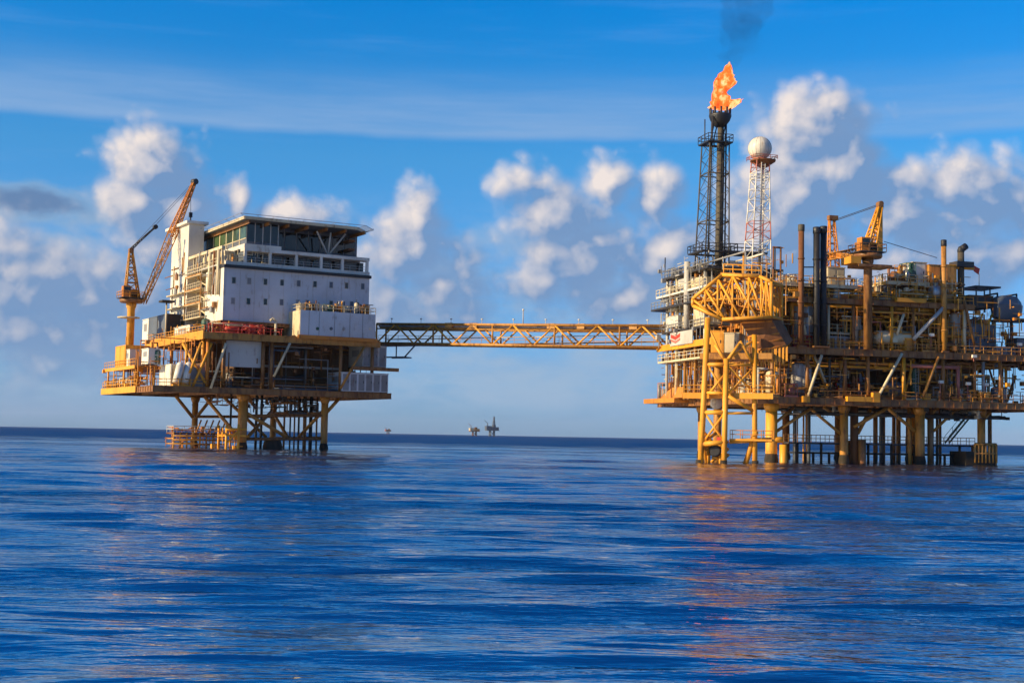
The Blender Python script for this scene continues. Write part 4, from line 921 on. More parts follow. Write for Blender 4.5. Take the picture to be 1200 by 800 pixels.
for i in range(30):
    px = rng.choice([930, 934, 942, 946, 958, 1026, 1034, 1037, 1046, 1053, 1058, 1100, 1107, 1094, 1160]) + rng.uniform(-2, 2); v = rng.uniform(6, 26)
    u = PU(px, 500, v); part(pf, 'riser', MB().tube((u, v, -3), (u, v, y1 - .6), rng.uniform(.1, .28), 8), rng.choice(['dark', 'slate', 'green', 'brown', 'rust', 'brown', 'ochre']))
# decks
deck(pf, 0, uR, 0, PD, y1, 1.0, joists=10, plate='brown', gmat='brown')
deck(pf, 0, uR, 0, PD - 2, y2, .95, joists=10, plate='brown')
deck(pf, PU(925, 350, 0), uR3, .3, PD - 6, y3, .8, joists=6, plate='dark')
t0 = PU(903, 332, 1); t1 = PU(1004, 334, 1)
deck(pf, t0, t1, 1, 12, y4, .5, joists=5, plate='pale', gmat='pale', front='cream')
t0 = PU(1040, 333, 1.5); t1 = PU(1088, 333, 1.5); y5 = PZ(1060, 330, 1.5)
deck(pf, t0, t1, 1.5, 12, y5, .5, joists=3, plate='pale', gmat='cream', front='cream')
# columns and diagonals between the decks
for px in (905, 946, 990, 1017, 1059, 1105, 1142, 1172):
    u = PU(px, 440, .5); part(pf, 'column', MB().tube((u, .5, y1), (u, .5, y2 - .96), .28, 10), 'yellow' if px == 1059 else 'brown')
for px in (912, 938, 962, 1000, 1045, 1070, 1100, 1130):
    u = PU(px, 385, .6); part(pf, 'column', MB().tube((u, .6, y2), (u, .6, y3 - .81), .25, 10), rng.choice(['ochre', 'brown', 'yellow', 'cream']))
for px in (930, 965, 1000, 1044, 1070, 1084, 1120):
    u = PU(px, 342, 1.5); part(pf, 'column', MB().tube((u, 1.6, y3), (u, 1.6, (y4 if px < 1010 else y5) - .5), .18, 8), 'ochre')
for a, b, m in (((963, 416, -.2), (946, 467, -.2), 'cream'), ((1057, 414, -.2), (1028, 467, -.2), 'cream'), ((1100, 418, -.2), (1082, 464, -.2), 'ochre'), ((1059, 368, -.2), (1051, 392, -.2), 'cream'), ((936, 352, .2), (944, 392, .2), 'cream'), ((1190, 440, 5), (1180, 470, 5), 'brown'), ((945, 350, 8), (1000, 405, 8), 'brown'), ((1075, 355, 4), (1040, 405, 6), 'rust'), ((1130, 352, .2), (1142, 405, .2), 'brown')):
    part(pf, 'brace', MB().tube(Pp(*a), Pp(*b), .22, 9), m)
# yellow sunlit knots and beam plates
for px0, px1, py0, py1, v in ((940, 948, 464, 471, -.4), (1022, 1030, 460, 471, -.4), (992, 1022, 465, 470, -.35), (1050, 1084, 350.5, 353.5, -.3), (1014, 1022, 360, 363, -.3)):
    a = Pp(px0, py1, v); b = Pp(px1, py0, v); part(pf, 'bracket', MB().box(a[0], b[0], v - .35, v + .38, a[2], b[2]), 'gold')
# rails
part(pf, 'railing', MB().rail((0, -.05, y2), (uR, -.05, y2), 1.1, 1.6, .06), 'ochre')
part(pf, 'railing', MB().rail((0, -.05, y1), (uR, -.05, y1), 1.1, 1.8), 'brown')
part(pf, 'railing', MB().rail((-.05, 0, y1), (-.05, PD, y1), 1.1, 1.6, .06), 'yellow')
part(pf, 'railing', MB().rail((-.05, 0, y2), (-.05, PD - 2, y2), 1.1, 1.6, .06), 'yellow')
part(pf, 'railing', MB().rail((PU(925, 350, 0), .25, y3), (uR3, .25, y3), 1.1, 1.6), 'yellow')
part(pf, 'railing', MB().rail((PU(903, 332, 1), 1, y4), (PU(1004, 334, 1), 1, y4), 1.1, 1.6), 'cream')
part(pf, 'railing', MB().railrect(t0, t1, 1.5, 12, y5, 'flbr'), 'cream')
# bulkheads that close the inside of the decks
uW = PU(1166, 440, 9)
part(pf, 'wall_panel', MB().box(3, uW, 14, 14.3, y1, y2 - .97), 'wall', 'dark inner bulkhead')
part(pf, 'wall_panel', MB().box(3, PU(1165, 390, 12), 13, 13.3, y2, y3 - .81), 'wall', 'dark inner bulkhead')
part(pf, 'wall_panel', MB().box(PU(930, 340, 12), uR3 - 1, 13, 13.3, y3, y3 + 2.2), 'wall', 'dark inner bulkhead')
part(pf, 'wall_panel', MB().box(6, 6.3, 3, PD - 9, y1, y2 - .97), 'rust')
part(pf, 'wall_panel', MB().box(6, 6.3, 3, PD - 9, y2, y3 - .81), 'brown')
# sunlit left face: extra levels towards the far left
def PA(px, py, u): return P.atu(px, py, u)
zA = PA(800, 386, -2)[2]; zB = PA(800, 357, -2)[2]; zC = PA(800, 342, -2)[2]; zD = PA(800, 321, -2)[2]; zE = PA(800, 405, -2)[2]; zF = PA(800, 421, -2)[2]
vn = PA(833, 400, -2)[1]; vf = PA(776, 400, -2)[1]; print('left face', vn, vf, zA, zB, zC, zD, zE, zF)
for z, m, a, b, off in ((zA, 'dark', vn, vf - 1, -1.0), (zB, 'dark', vn, vf + 2, -2.6), (zC, 'white', vn, vf + 1, -1.6), (zD, 'dark', vn, vf - 1, -1.2), (zF, 'cream', vn, vf, -1.5)):
    part(pf, 'deck', MB().box(-2 + off * .5, 10, a, b, z - .3, z), m)
    part(pf, 'railing', MB().rail((-2 + off * .5 + .05, a, z), (-2 + off * .5 + .05, b, z), 1.1, 1.5, .06), 'cream' if m != 'dark' else 'grey')
part(pf, 'edge_plate', MB().box(-2.6, -2.3, vn - 6, vf + 1, zE - .5, zE + .5), 'gold')
part(pf, 'deck', MB().box(-2.29, 8, vn - 4, vf + 1, zE - .2, zE + .1), 'ochre')
tr = PA(757, 465, -3); part(pf, 'edge_tray', prism(MB(), [(-2.6, PA(790, 464, -2.6)[1]), (0, PA(790, 464, -2.6)[1]), (0, tr[1]), (-3.4, tr[1]), (-3.4, tr[1] - 6)], y1 - .5, y1 + .25), 'orange')
part(pf, 'hopper', MB().hexa([(-2.2, tr[1] - 14, y1 + .26), (-.4, tr[1] - 14, y1 + .26), (-.4, tr[1] - 4, y1 + .26), (-2.2, tr[1] - 4, y1 + .26)], [(-1.6, tr[1] - 13, y1 + 2), (-.8, tr[1] - 13, y1 + 2), (-.8, tr[1] - 8, y1 + 2), (-1.6, tr[1] - 8, y1 + 2)]), 'orange')
for px in (782, 793, 803, 815, 826):
    v = PA(px, 400, -1.8)[1]; part(pf, 'column', MB().tube((-1.8, v, y1), (-1.8, v, zD), .26, 9), rng.choice(['cream', 'pale', 'ochre', 'grey']))
v = PA(803, 340, -3)[1]; part(pf, 'column', MB().tube((-2.7, v, zA), (-2.7, v, zD + 1.5), .5, 10), 'pale')
for px0, px1, py0, py1, m in ((787, 800, 369, 384, 'white'), (805, 813, 370, 384, 'cream'), (788, 797, 357, 366, 'cream'), (816, 831, 345, 356, 'pale'), (818, 832, 360, 383, 'cream'), (800, 812, 325, 339, 'pale'), (815, 828, 324, 340, 'cream'), (780, 787, 345, 355, 'grey')):
    a = PA(px0, py1, -1.4); b = PA(px1, py0, -1.4); part(pf, 'cladding', MB().box(-2.2, 3, b[1], a[1], a[2], b[2]), m)
vl0 = PA(822, 440, -1.2)[1]; vl1 = PA(808, 440, -1.2)[1]
part(pf, 'stair', MB().stair((-1.3, vl0 + 5, y1), (-1.3, vl1 + 2, zF), (.9, 0, 0)), 'orange')
# rich pipework
msr = ['brown', 'rust', 'grey', 'ochre', 'rust', 'ochre', 'soot', 'silver', 'cream', 'orange', 'brown', 'pink', 'yellow']
msl = ['yellow', 'cream', 'ochre', 'gold', 'pale', 'orange']
UW = uR - 6
pipes(pf, P, (1, UW, .6, 9, y1 + .2, y2 - 1.2), 40, msr, rng, (.08, .3))
pipes(pf, P, (PU(912, 380, 1), UW - 8, .6, 9, y2 + .2, y3 - 1.0), 34, msr + msl, rng, (.08, .3))
pipes(pf, P, (PU(930, 345, 2), uR3, 1.4, 9, y3 + .1, y4 + .8), 22, msr + msl, rng, (.08, .25), 'pipe')
pipes(pf, P, (-1.8, 3, vn - 16, vf, y1 + .3, zD + 1), 40, msl + ['rust', 'grey', 'white'], rng, (.07, .22), 'side_pipe')
pipes(pf, P, (2, UW, 2, 12, y1 - 2.2, y1 - 1.1), 20, ['dark', 'brown', 'slate', 'pale'], rng, (.1, .3), 'hanging_pipe')
small_pipes(pf, (.5, UW, .4, 9, y1, y2 - 1), 330, 'brown', rng)
small_pipes(pf, (.5, UW, .4, 7, y1, y2 - 1), 90, 'slate', rng)
small_pipes(pf, (PU(908, 380, 1), UW, .4, 9, y2, y3 - .8), 330, 'rust', rng)
small_pipes(pf, (PU(908, 380, 1), uR3, .4, 5, y2, y3 - .8), 110, 'cream', rng)
small_pipes(pf, (PU(905, 340, 2), uR3, .5, 8, y3, y4 + 1.5), 190, 'ochre', rng)
small_pipes(pf, (PU(905, 340, 2), uR3, 1.5, 8, y3, y4 + 1.5), 90, 'cream', rng)
small_pipes(pf, (-2, 4, vn - 18, vf, y1, zD), 300, 'ochre', rng)
small_pipes(pf, (-2, 4, vn, vf, y1, zD + 1.5), 160, 'cream', rng)
small_pipes(pf, (-1, 5, 1, vn, y1, y2 + 4), 150, 'orange', rng)
small_pipes(pf, (-3.2, 0, vn, vf, zE, zD + 2.4), 120, 'pale', rng)
small_pipes(pf, (-3.2, 0, vn, vf, zE, zD + 2.0), 90, 'grey', rng)
small_pipes(pf, (-2.5, 0, vn - 10, vf, y1, zE), 90, 'rust', rng)
small_pipes(pf, (2, UW, 1, 12, y1 - 2.6, y1 - 1), 120, 'dark', rng)
small_pipes(pf, (.5, UW, -.2, 2, y2, y3 + 1), 130, 'gold', rng)
small_pipes(pf, (PU(1035, 340, 0), uR3, .2, 3, y2 + 1, y4 + 2), 150, 'gold', rng)
small_pipes(pf, (PU(1035, 340, 0), uR3, .2, 4, y3, y4 + 2.4), 80, 'cream', rng)
small_pipes(pf, (.5, UW, -.1, 2, y1, y1 + 2.2), 110, 'ochre', rng)
small_pipes(pf, (.5, UW, -.1, 4, y1, y2 - 1), 140, 'yellow', rng)
small_pipes(pf, (.5, UW, -.1, 4, y2, y3), 150, 'orange', rng)
small_pipes(pf, (-2, 2, vn - 10, vf, y1, zD), 150, 'orange', rng)
for i in range(26):
    k_ = i % 2; za_, zb2 = (y1, y2 - 1) if k_ else (y2, y3 - .8); u_ = rng.uniform(1, UW - 3); v_ = rng.uniform(1, 7); w_ = rng.choice([-3, -2, 2, 3])
    part(pf, 'brace', MB().tube((u_, v_, za_), (min(u_ + w_, UW), v_ + rng.uniform(-.5, .5), zb2), rng.uniform(.12, .2), 8), rng.choice(['yellow', 'ochre', 'gold', 'rust', 'cream']))
for i in range(12):
    u_ = rng.uniform(2, uR3 - 3); z_ = rng.choice([y2 + 2.6, y1 + 3.0, y2 + 1.6, y3 + 1.9]); part(pf, 'catwalk', MB().box(u_, u_ + rng.uniform(3, 7), 2 + rng.random(), 3.2 + rng.random(), z_ - .15, z_).rail((u_, 2.0, z_), (u_ + 4, 2.0, z_), 1.1, 1.4), rng.choice(['yellow', 'ochre', 'cream']))

# ---- equipment of the process platform
def box_px(px0, px1, py, v, d): return PU(px0, py, v), PU(px1, py, v), v, v + d
def cab(px0, px1, pyt, v, d, z, m, lab, dm=None, **k):
    a0, a1, b0, b1 = box_px(px0, px1, pyt, v, d); return cabinet(P, a0, a1, b0, b1, z, PZ((px0 + px1) / 2, pyt, v) - z, m, lab, dm or m, **k)
def ves(px, pyt, v, r, z, m, lab, **k): return vessel(P, PU(px, pyt, v), v, z, r, PZ(px, pyt, v) - z, m, lab, **k)
def tnk(px0, px1, pyt, v, z, m, lab, h=.6, **k):
    a, b = PU(px0, pyt, v), PU(px1, pyt, v); H = PZ((px0 + px1) / 2, pyt, v) - z; return tank(P, (a + b) / 2, v, z, b - a, (H - h) / 2, m, lab, h=h, **k)
def skd(px0, px1, pyt, v, z, m, lab, m2='grey', **k):
    a, b = PU(px0, pyt, v), PU(px1, pyt, v); return skid(P, (a + b) / 2, v, z, b - a, 2.2, PZ((px0 + px1) / 2, pyt, v) - z, m, lab, m2, **k)
# middle deck (top of y2)
tnk(1023, 1071, 388, 1.6, y2, 'cream', 'long cream horizontal tank on yellow legs right of the brown crane post', h=1.0, leg_m='gold')
skd(926, 953, 394, 1.4, y2, 'red', 'red pump skid at the front edge of the middle deck under the twin black stacks', 'pink')
cab(958, 968, 375, 1.2, 2.4, y2, 'cream', 'tall narrow cream cabinet between the red pump skid and the wide grey cabinet', 'pale')
cab(969, 1000, 394, 1.2, 3, y2, 'grey', 'wide low grey cabinet in front of the dark machinery right of the black stacks', 'brown')
ves(946, 348, 2.4, .95, y2, 'silver', 'silver upright vessel behind the red pump skid')
ves(934, 352, 3.0, .8, y2, 'pale', 'pale upright vessel left of the silver vessel behind the red pump skid')
cab(896, 915, 340, 1.0, 7, y2, 'slate', 'tall blue-black housing right next to the yellow lattice cage', 'slate', name='turbine_housing', cat='turbine housing')
skd(899, 913, 362, .2, y2 + .0, 'green', 'green machine standing in front of the tall blue-black housing', 'slate')
ves(1010, 386, 1.2, .45, y2, 'ochre', 'slim ochre vessel just left of the brown crane post')
ves(1003, 372, 2.2, .55, y2, 'cream', 'slim cream vessel behind the slim ochre one beside the crane post')
skd(985, 1002, 384, 3.6, y2, 'slate', 'dark machine set behind the wide low grey cabinet', 'green')
cab(1061, 1072, 396, .5, 1.6, y2, 'gold', 'golden box at the right end of the long cream tank', 'orange')
skd(1076, 1092, 398, .9, y2, 'ochre', 'ochre pump set right of the golden box on the middle deck', 'rust')
cab(1108, 1124, 402, .7, 1.5, y2, 'rust', 'low rusty box at the deck rail below the two right-hand stacks', 'rust')
ves(1119, 366, 2.4, .75, y2, 'pale', 'pale grey upright vessel between the two right-hand stacks')
ves(1127, 372, 4.0, 1.0, y2, 'rust', 'rusty upright vessel right behind the pale grey one near the right-hand stacks')
cab(1136, 1166, 380, 3, 5, y2, 'slate', 'dark slate module below the small roof at the right', 'slate', name='process_module', cat='module')
cab(1168, 1190, 406, .8, 2.5, y2, 'grey', 'long low grey panelled box near the right edge of the picture', 'slate')
cab(1192, 1212, 396, 2.2, 3, y2, 'slate', 'dark box cut by the right edge of the picture', 'slate')
# lower deck (top of y1)
cab(1083, 1091, 461, .4, 1.0, y1, 'gold', 'narrow bright yellow box at the foot of the dark diagonal brace', 'gold')
cab(1116, 1127, 467, .3, 1.2, y1, 'orange', 'low orange box below the white locker on the lowest deck', 'gold')
cab(1120, 1130, 455, 1.8, 1.2, y1, 'white', 'white locker on the lowest deck behind the low orange box', 'pale', name='storage_locker', cat='locker')
cab(1147, 1160, 459, .5, 2.2, y1, 'gold', 'yellow hooded generator box left of the big grey tank on the lowest deck', 'orange', name='generator_box', cat='generator')
ves(1170, 452, 1.6, 1.15, y1, 'slate', 'big squat grey tank at the right end of the lowest deck', name='storage_tank', cat='tank')
ves(944, 427, 2.0, .75, y1, 'hull', 'blue-white upright vessel behind the pale diagonal brace on the lowest deck')
ves(935, 425, 2.6, 1.05, y1, 'pale', 'wide grey-beige vessel left of the blue-white vessel on the lowest deck')
ves(905, 434, 1.2, .95, y1, 'cream', 'cream vessel above the golden leg on the lowest deck')
skd(916, 931, 450, .9, y1, 'pink', 'faded red pump set between the cream and grey-beige vessels', 'rust')
ves(871, 432, 10, .75, y1, 'white', 'white conical-topped vessel seen between two yellow jacket legs')
ves(879, 438, 9, .5, y1, 'cream', 'short cream vessel right of the white one behind the yellow jacket legs')
for i, px in enumerate((975, 985, 1000, 1008)):
    wellhead(P, PU(px, 450, 2.5), 2.5, y1, 3.6 + .3 * (i % 2), 'slate' if i % 2 else 'rust', ('rusty wellhead tree, leftmost in the dark bay of the lowest deck', 'slate wellhead tree, second from left in the dark lower bay', 'rusty wellhead tree, third from left in the dark lower bay', 'slate wellhead tree just left of the brown column in the lower bay')[i])
tnk(1034, 1056, 447, 3.2, y1, 'slate', 'dark lying tank behind the yellow column on the lowest deck')
ves(1071, 428, 2.6, .5, y1, 'green', 'slim green vessel between the yellow column and the dark diagonal brace')
skd(1096, 1113, 452, 1.4, y1, 'brown', 'brown machinery between two small yellow boxes on the lowest deck', 'silver')
skd(1132, 1145, 458, 1.2, y1, 'ochre', 'ochre pump set left of the yellow hooded generator box', 'silver')
skd(954, 970, 452, 2.2, y1, 'soot', 'sooty pump set right of the blue-white vessel on the lowest deck', 'dark')
# upper deck (top of y3) and the roof levels
cab(970, 990, 313, 3.4, 4, y4 + .0, 'cream', 'cream machinery cabin at the foot of the crane boom rest', 'cream', name='machinery_house', cat='machinery house')
cab(1070, 1086, 307, 3.0, 3.5, y5, 'cream', 'square cream box on the flat roof platform right of the crane', 'white')
skd(1058, 1069, 309, 3.0, y5, 'green', 'pale green fan unit left of the square cream roof box', 'silver')
skd(1044, 1057, 312, 3.0, y5, 'ochre', 'ochre roof unit at the left end of the flat roof platform', 'rust')
cab(1089, 1103, 310, 2.4, 4, y3, 'ochre', 'ochre housing between the flat roof platform and the tall tan stack', 'orange', name='process_module', cat='module')
cab(1108, 1121, 310, 2.4, 4, y3, 'gold', 'golden housing between the two right-hand stacks', 'ochre', name='process_module', cat='module')
cab(1048, 1086, 341, 2.2, 2.5, y3, 'gold', 'long low yellow box under the flat roof platform', 'orange')
tnk(1090, 1102, 334, 1.4, y3, 'silver', 'small silver lying tank beside the tall tan stack')
ves(980, 338, 2.0, .5, y3, 'white', 'small white vessel under the cream edged top platform')
skd(955, 968, 339, 1.6, y3, 'gold', 'golden pump set between the black stacks and small white vessel', 'ochre')
skd(1026, 1040, 336, 2.4, y3, 'slate', 'dark winch unit right of the crane post on the upper deck', 'black')
ves(917, 322, 4, .6, y4, 'pale', 'pale vessel on the left end of the cream edged top platform')
skd(921, 933, 322, 3, y4, 'silver', 'silver fan unit on the cream edged top platform left of the tan stack', 'cream')
# small roof with posts, flag, hanging lifeboat at the right
ra = Pp(1143, 335, 4); rb = Pp(1173, 333, 4)
zr0 = PZ(1155, 346, 4)
cab(1136, 1164, 346, 4, 5, y3 - .0, 'wall', 'dark cabin carrying the small posted roof at the right', 'black', name='deck_cabin', cat='cabin')
t = thing('canopy_roof', 'thin dark flat canopy on three posts over the dark cabin at the right', 'canopy', P, ((ra[0] + rb[0]) / 2, 6, zr0))
part(t, 'roof', MB().box(ra[0], rb[0], 4, 9, ra[2] - .15, ra[2] + .1), 'dark')
for k in (.18, .5, .72): 
    uu = ra[0] + (rb[0] - ra[0]) * k; part(t, 'post', MB().tube((uu, 5, zr0), (uu, 5, ra[2] - .15), .12, 7), 'slate')
part(t, 'aerial', MB().tube((ra[0] + 2.0, 6, ra[2] + .1), (ra[0] + 2.0, 6, ra[2] + 2.2), .06, 6), 'slate')
fa = Pp(1143, 314, 3)
t = thing('red_flag', 'small red and pink flag at the end of the yellow roof beam', 'flag', P, (fa[0] - 1.2, 3, fa[2] - .5))
part(t, 'boom', MB().tube((PU(1121, 315, 3), 3, fa[2] - .1), (fa[0] - .3, 3, fa[2] - .1), .26, 8), 'gold')
part(t, 'cloth', MB().hexa([(fa[0] - .3, 2.97, fa[2] - .5), (fa[0] + .5, 2.9, fa[2] - 1.0), (fa[0] + .5, 2.96, fa[2] - 1.0), (fa[0] - .3, 3.03, fa[2] - .5)], [(fa[0] - .3, 2.97, fa[2] + .4), (fa[0] + .7, 2.85, fa[2] - .1), (fa[0] + .7, 2.91, fa[2] - .1), (fa[0] - .3, 3.03, fa[2] + .4)]), 'red')
la = Pp(1165, 374, 4); lb = Pp(1197, 348, 4); zc_ = (la[2] + lb[2]) / 2; rr_ = (lb[2] - la[2]) / 2 * .86
t = thing('enclosed_lifeboat', 'blue-grey enclosed lifeboat hull hanging at the far right above the dark deck', 'lifeboat', P, ((la[0] + lb[0]) / 2, 4, la[2]))
Lh = lb[0] - la[0]
x0_, x1_ = la[0], lb[0]; zl_ = la[2]; zt_ = lb[2]
def hullsec(x, hw, zb_, zs): return [(x, 4 - hw * .55, zb_), (x, 4 + hw * .55, zb_), (x, 4 + hw, zs), (x, 4 - hw, zs)]
secs = [hullsec(x0_ + Lh * f, hw, zl_ + (zt_ - zl_) * b, zl_ + (zt_ - zl_) * .62) for f, hw, b in ((0, 1.1, .1), (.12, 1.35, .02), (.5, 1.5, 0), (.8, 1.3, .06), (1.0, .35, .35))]
mb = MB()
for i in range(len(secs) - 1): mb.hexa(secs[i], secs[i + 1])
part(t, 'hull', mb, 'slate')
def cansec(x, hw, zs): return [(x, 4 - hw, zl_ + (zt_ - zl_) * .625), (x, 4 + hw, zl_ + (zt_ - zl_) * .625), (x, 4 + hw * .7, zs), (x, 4 - hw * .7, zs)]
secs = [cansec(x0_ + Lh * f, hw, zl_ + (zt_ - zl_) * k) for f, hw, k in ((.02, 1.1, .9), (.2, 1.3, 1.0), (.7, 1.25, .98), (.93, .6, .75))]
mb = MB()
for i in range(len(secs) - 1): mb.hexa(secs[i], secs[i + 1])
part(t, 'canopy', mb, 'slate')
part(t, 'keel_frame', MB().box(la[0], lb[0] + .5, 2.4, 5.6, la[2] - .3, la[2] - .02), 'dark')
for k in (.15, .85):
    uu = la[0] + Lh * k; part(t, 'davit', MB().path([(uu, 7.5, y3 - .3), (uu, 7.5, lb[2] + .4), (uu, 4.2, lb[2] + .4), (uu, 4.2, zc_ + rr_ * .9)], .14, 7), 'dark')
part(t, 'support_post', MB().tube((la[0] + .6, 5.0, y2), (la[0] + .6, 5.0, la[2] - .3), .35, 9), 'cream'); part(t, 'support_post', MB().tube((lb[0] - 1, 5.2, y2), (lb[0] - 1, 5.2, la[2] - .3), .25, 9), 'slate')
# stacks
def stk(px, pyt, v, z, r, m, lab, **k): return stack(P, PU(px, pyt + 20, v), v, z, PZ(px, pyt, v), r, m, lab, **k)
stk(939, 263, .0, y2, .42, 'rust', 'single rusty brown exhaust stack left of the black pair', cap='soot')
stk(957, 266, -.1, y2, .48, 'black', 'left one of the close black pair of exhaust stacks')
stk(965, 265, .1, y2, .48, 'black', 'right one of the close black pair of exhaust stacks')
tt = stk(1106, 281, .0, y2, .38, 'ochre', 'tall tan stack with a slanting pale pipe joining it from below')
part(tt, 'side_pipe', MB().tube(Pp(1070, 398, .3), (PU(1105, 361, 0), 0.0, PZ(1105, 361, 0)), .3, 9), 'pale')
stk(1126, 288, 3.0, y3, .50, 'soot', 'black bent-topped stack rising from a square collar at the right', elbow=.9)
uu = PU(1127, 312, 3); zz = PZ(1127, 311, 3); part(pf, 'stack_collar', MB().box(uu - 1.4, uu + 1.5, 2.0, 4.2, zz - .3, zz + .5), 'dark')
stack(P, PU(890, 315, 6), 6, PZ(890, 338, 6), PZ(890, 293, 6), .2, 'dark', 'thin dark mast standing behind the yellow lattice cage', name='signal_mast', cat='mast')
u = PU(939, 313, 3); part(pf, 'stack_tie', MB().tube((PU(939, 313, 0), 0, PZ(939, 313, 0)), (PU(958, 313, 0), 0, PZ(958, 313, 0)), .1, 6), 'dark')
# small floodlights on the deck edges
for px, py, v, z, h, lab in ((1091, 394, .3, y2, 1.8, 'floodlight on a short red post beside the foot of the slanting pale pipe'), (1141, 419, -.3, y2 - 1.2, .6, 'floodlight fixed to the middle deck edge above the generator box'), (1102, 449, .4, y1, 2.4, 'floodlight on a post left of the white locker'), (1134, 451, .4, y1, 2.2, 'floodlight on a post right of the white locker'), (1155, 452, .8, y1, 2.3, 'floodlight just above the yellow hooded generator box'), (1194, 405, .6, y2, 1.0, 'floodlight at the right end of the middle deck rail')):
    floodlight(P, PU(px, py, v), v, z, max(.4, PZ(px, py, v) - z), lab, 'pink')
# crane on the right
cv_ = -.55
c = Pp(1017, 303, cv_); mt = Pp(1031, 243, cv_ + .6); fo = Pp(1007, 301, cv_ + 1); tp = Pp(971, 299, cv_ + 9)
t = crane(P, PU(1017, 350, cv_), cv_, y2, c[2], 'yellow deck crane on a tall brown post, its boom lying level on the rest', name='deck_crane', boom=(fo, tp, .36, .5, 'orange'), mast=mt, pm='brown', mm='gold', pr=.62, mw=.7)
m = t.children
uu = PU(1017, 311, cv_); zz = PZ(1017, 311, cv_)
part(t, 'maintenance_platform', MB().box(uu - 2.4, uu + 3.0, cv_ - 1.7, cv_ + 1.7, zz - .4, zz), 'brown')
hd_ = Pp(976, 259, 8)
for s in (-.25, .25): part(t, 'stay_line', MB().tube((mt[0] + s, mt[1], mt[2] + .4), (hd_[0] + s, hd_[1], hd_[2]), .05, 4), 'dark')
a = Pp(999, 308, cv_ - 2.0); b = Pp(1011, 300, cv_ - 2.0)
part(t, 'counterweight', MB().box(a[0], b[0], cv_ - 1.6, cv_ + 1.4, zz + .003, b[2]), 'gold')
part(t, 'mast_plate', MB().hexa([(mt[0] - .9, cv_ - .1, c[2] + 1.2), (mt[0] + .1, cv_ - .1, c[2] + 1.2), (mt[0] + .1, cv_ + .2, c[2] + 1.2), (mt[0] - .9, cv_ + .2, c[2] + 1.2)], [(mt[0] - .35, cv_ + .4, mt[2]), (mt[0] + .35, cv_ + .4, mt[2]), (mt[0] + .35, cv_ + .7, mt[2]), (mt[0] - .35, cv_ + .7, mt[2])]), 'gold')
e = Pp(1098, 302, 4); part(t, 'stay_line', MB().tube(Pp(1036, 283, cv_), e, .05, 4), 'dark')
# boom rest frame (A shape)
ar = thing('boom_rest_frame', 'orange A-shaped lattice boom rest left of the yellow deck crane', 'boom rest', P, (PU(978, 300, 8), 8, y4))
at_ = Pp(974, 258, 8); z0 = y4
q = [(PU(970, 315, 8), 7, z0), (PU(983, 315, 8), 7, z0), (PU(983, 315, 8), 8.8, z0), (PU(970, 315, 8), 8.8, z0)]
part(ar, 'frame', MB().lattice(q, [(at_[0] - .3, 7.8, at_[2]), (at_[0] + .5, 7.8, at_[2]), (at_[0] + .5, 8.2, at_[2]), (at_[0] - .3, 8.2, at_[2])], 6, .12, .07), 'orange')
part(ar, 'head', MB().box(at_[0] - .5, at_[0] + 1.0, 7.6, 8.4, at_[2], at_[2] + .7), 'brown')
b0 = Pp(970, 301, 7); b1 = Pp(1000, 296, 7)
part(ar, 'cradle_beam', MB().lattice([(b0[0], 6, b0[2] - .5), (b0[0], 8, b0[2] - .5), (b0[0], 8, b0[2] + .5), (b0[0], 6, b0[2] + .5)], [(b1[0], 6, b1[2] - .5), (b1[0], 8, b1[2] - .5), (b1[0], 8, b1[2] + .5), (b1[0], 6, b1[2] + .5)], 6, .10, .06, cross=2), 'ochre')

# ================================================================== flare support jacket in front (faces the sun)
F = Frame(850, 178.0, -18)
def FU(px, py, v): return F.at(px, py, v)[0]
def Fp(px, py, v): return F.at(px, py, v)
fj = thing('flare_support_jacket', 'bright yellow three-legged jacket standing in the sea in front of the process platform', 'support jacket', F, (0, 3, 0))
legs = [((819.5, 546, 0), (829.5, 372, 0), .38), ((848, 546, 0), (851, 420, 0), .36), ((885, 543, 2), (884, 392, 2), .34)]
for a, b, r in legs:
    A = Fp(*a); B = Fp(*b); p = part(fj, 'leg', MB().tube((A[0], A[1], -4), B, r, 16), 'gold')
    part(p, 'splash_zone', MB().tube((A[0], A[1], -3), (A[0] , A[1], .5), r + .09, 14), 'splash')
A = Fp(840, 520, 5); B = Fp(842, 418, 5); part(fj, 'inner_column', MB().tube((A[0], 5, -3), B, .55, 14), 'ochre')
for a, b, r in (((827, 427, 0), (852, 427, 0), .28), ((826, 483, 0), (850, 483, 0), .3), ((824, 520, 0), (849, 518, 0), .34), ((838, 404, 0), (851, 424, 0), .22), ((851, 424, 0), (867, 402, .5), .22), ((867, 400, .5), (884, 428, 2), .22), ((830, 462, 0), (848, 440, 0), .16), ((853, 464, 0), (884, 482, 2), .26), ((886, 505, 2), (873, 545, 2), .36), ((822, 505, 0), (829, 545, 2), .3), ((855, 517, 1), (904, 515, 3), .32), ((826, 516, 0), (841, 506, 4), .24), ((828, 460, 0), (852, 461, 0), .22), ((852, 427, 0), (885, 428, 2), .18), ((829, 427, 0), (850, 462, 0), .14), ((852, 428, 0), (884, 460, 2), .15), ((884, 430, 2), (852, 462, 0), .15), ((826, 484, 0), (849, 518, 0), .15), ((849, 484, 0), (824, 518, 0), .15), ((829, 380, 0), (850, 425, 0), .14), ((884, 398, 2), (852, 422, 0), .14), ((850, 484, 0), (885, 484, 2), .18)):
    part(fj, 'brace', MB().tube(Fp(*a), Fp(*b), r, 10), 'gold')
z = Fp(870, 514, 2)[2]; a = FU(856, 514, 1); b = FU(905, 514, 1)
part(fj, 'walkway', MB().box(a, b, .6, 2.6, z - .25, z), 'gold'); part(fj, 'railing', MB().railrect(a, b, .65, 2.55, z, 'fb', gap=1.5), 'orange')
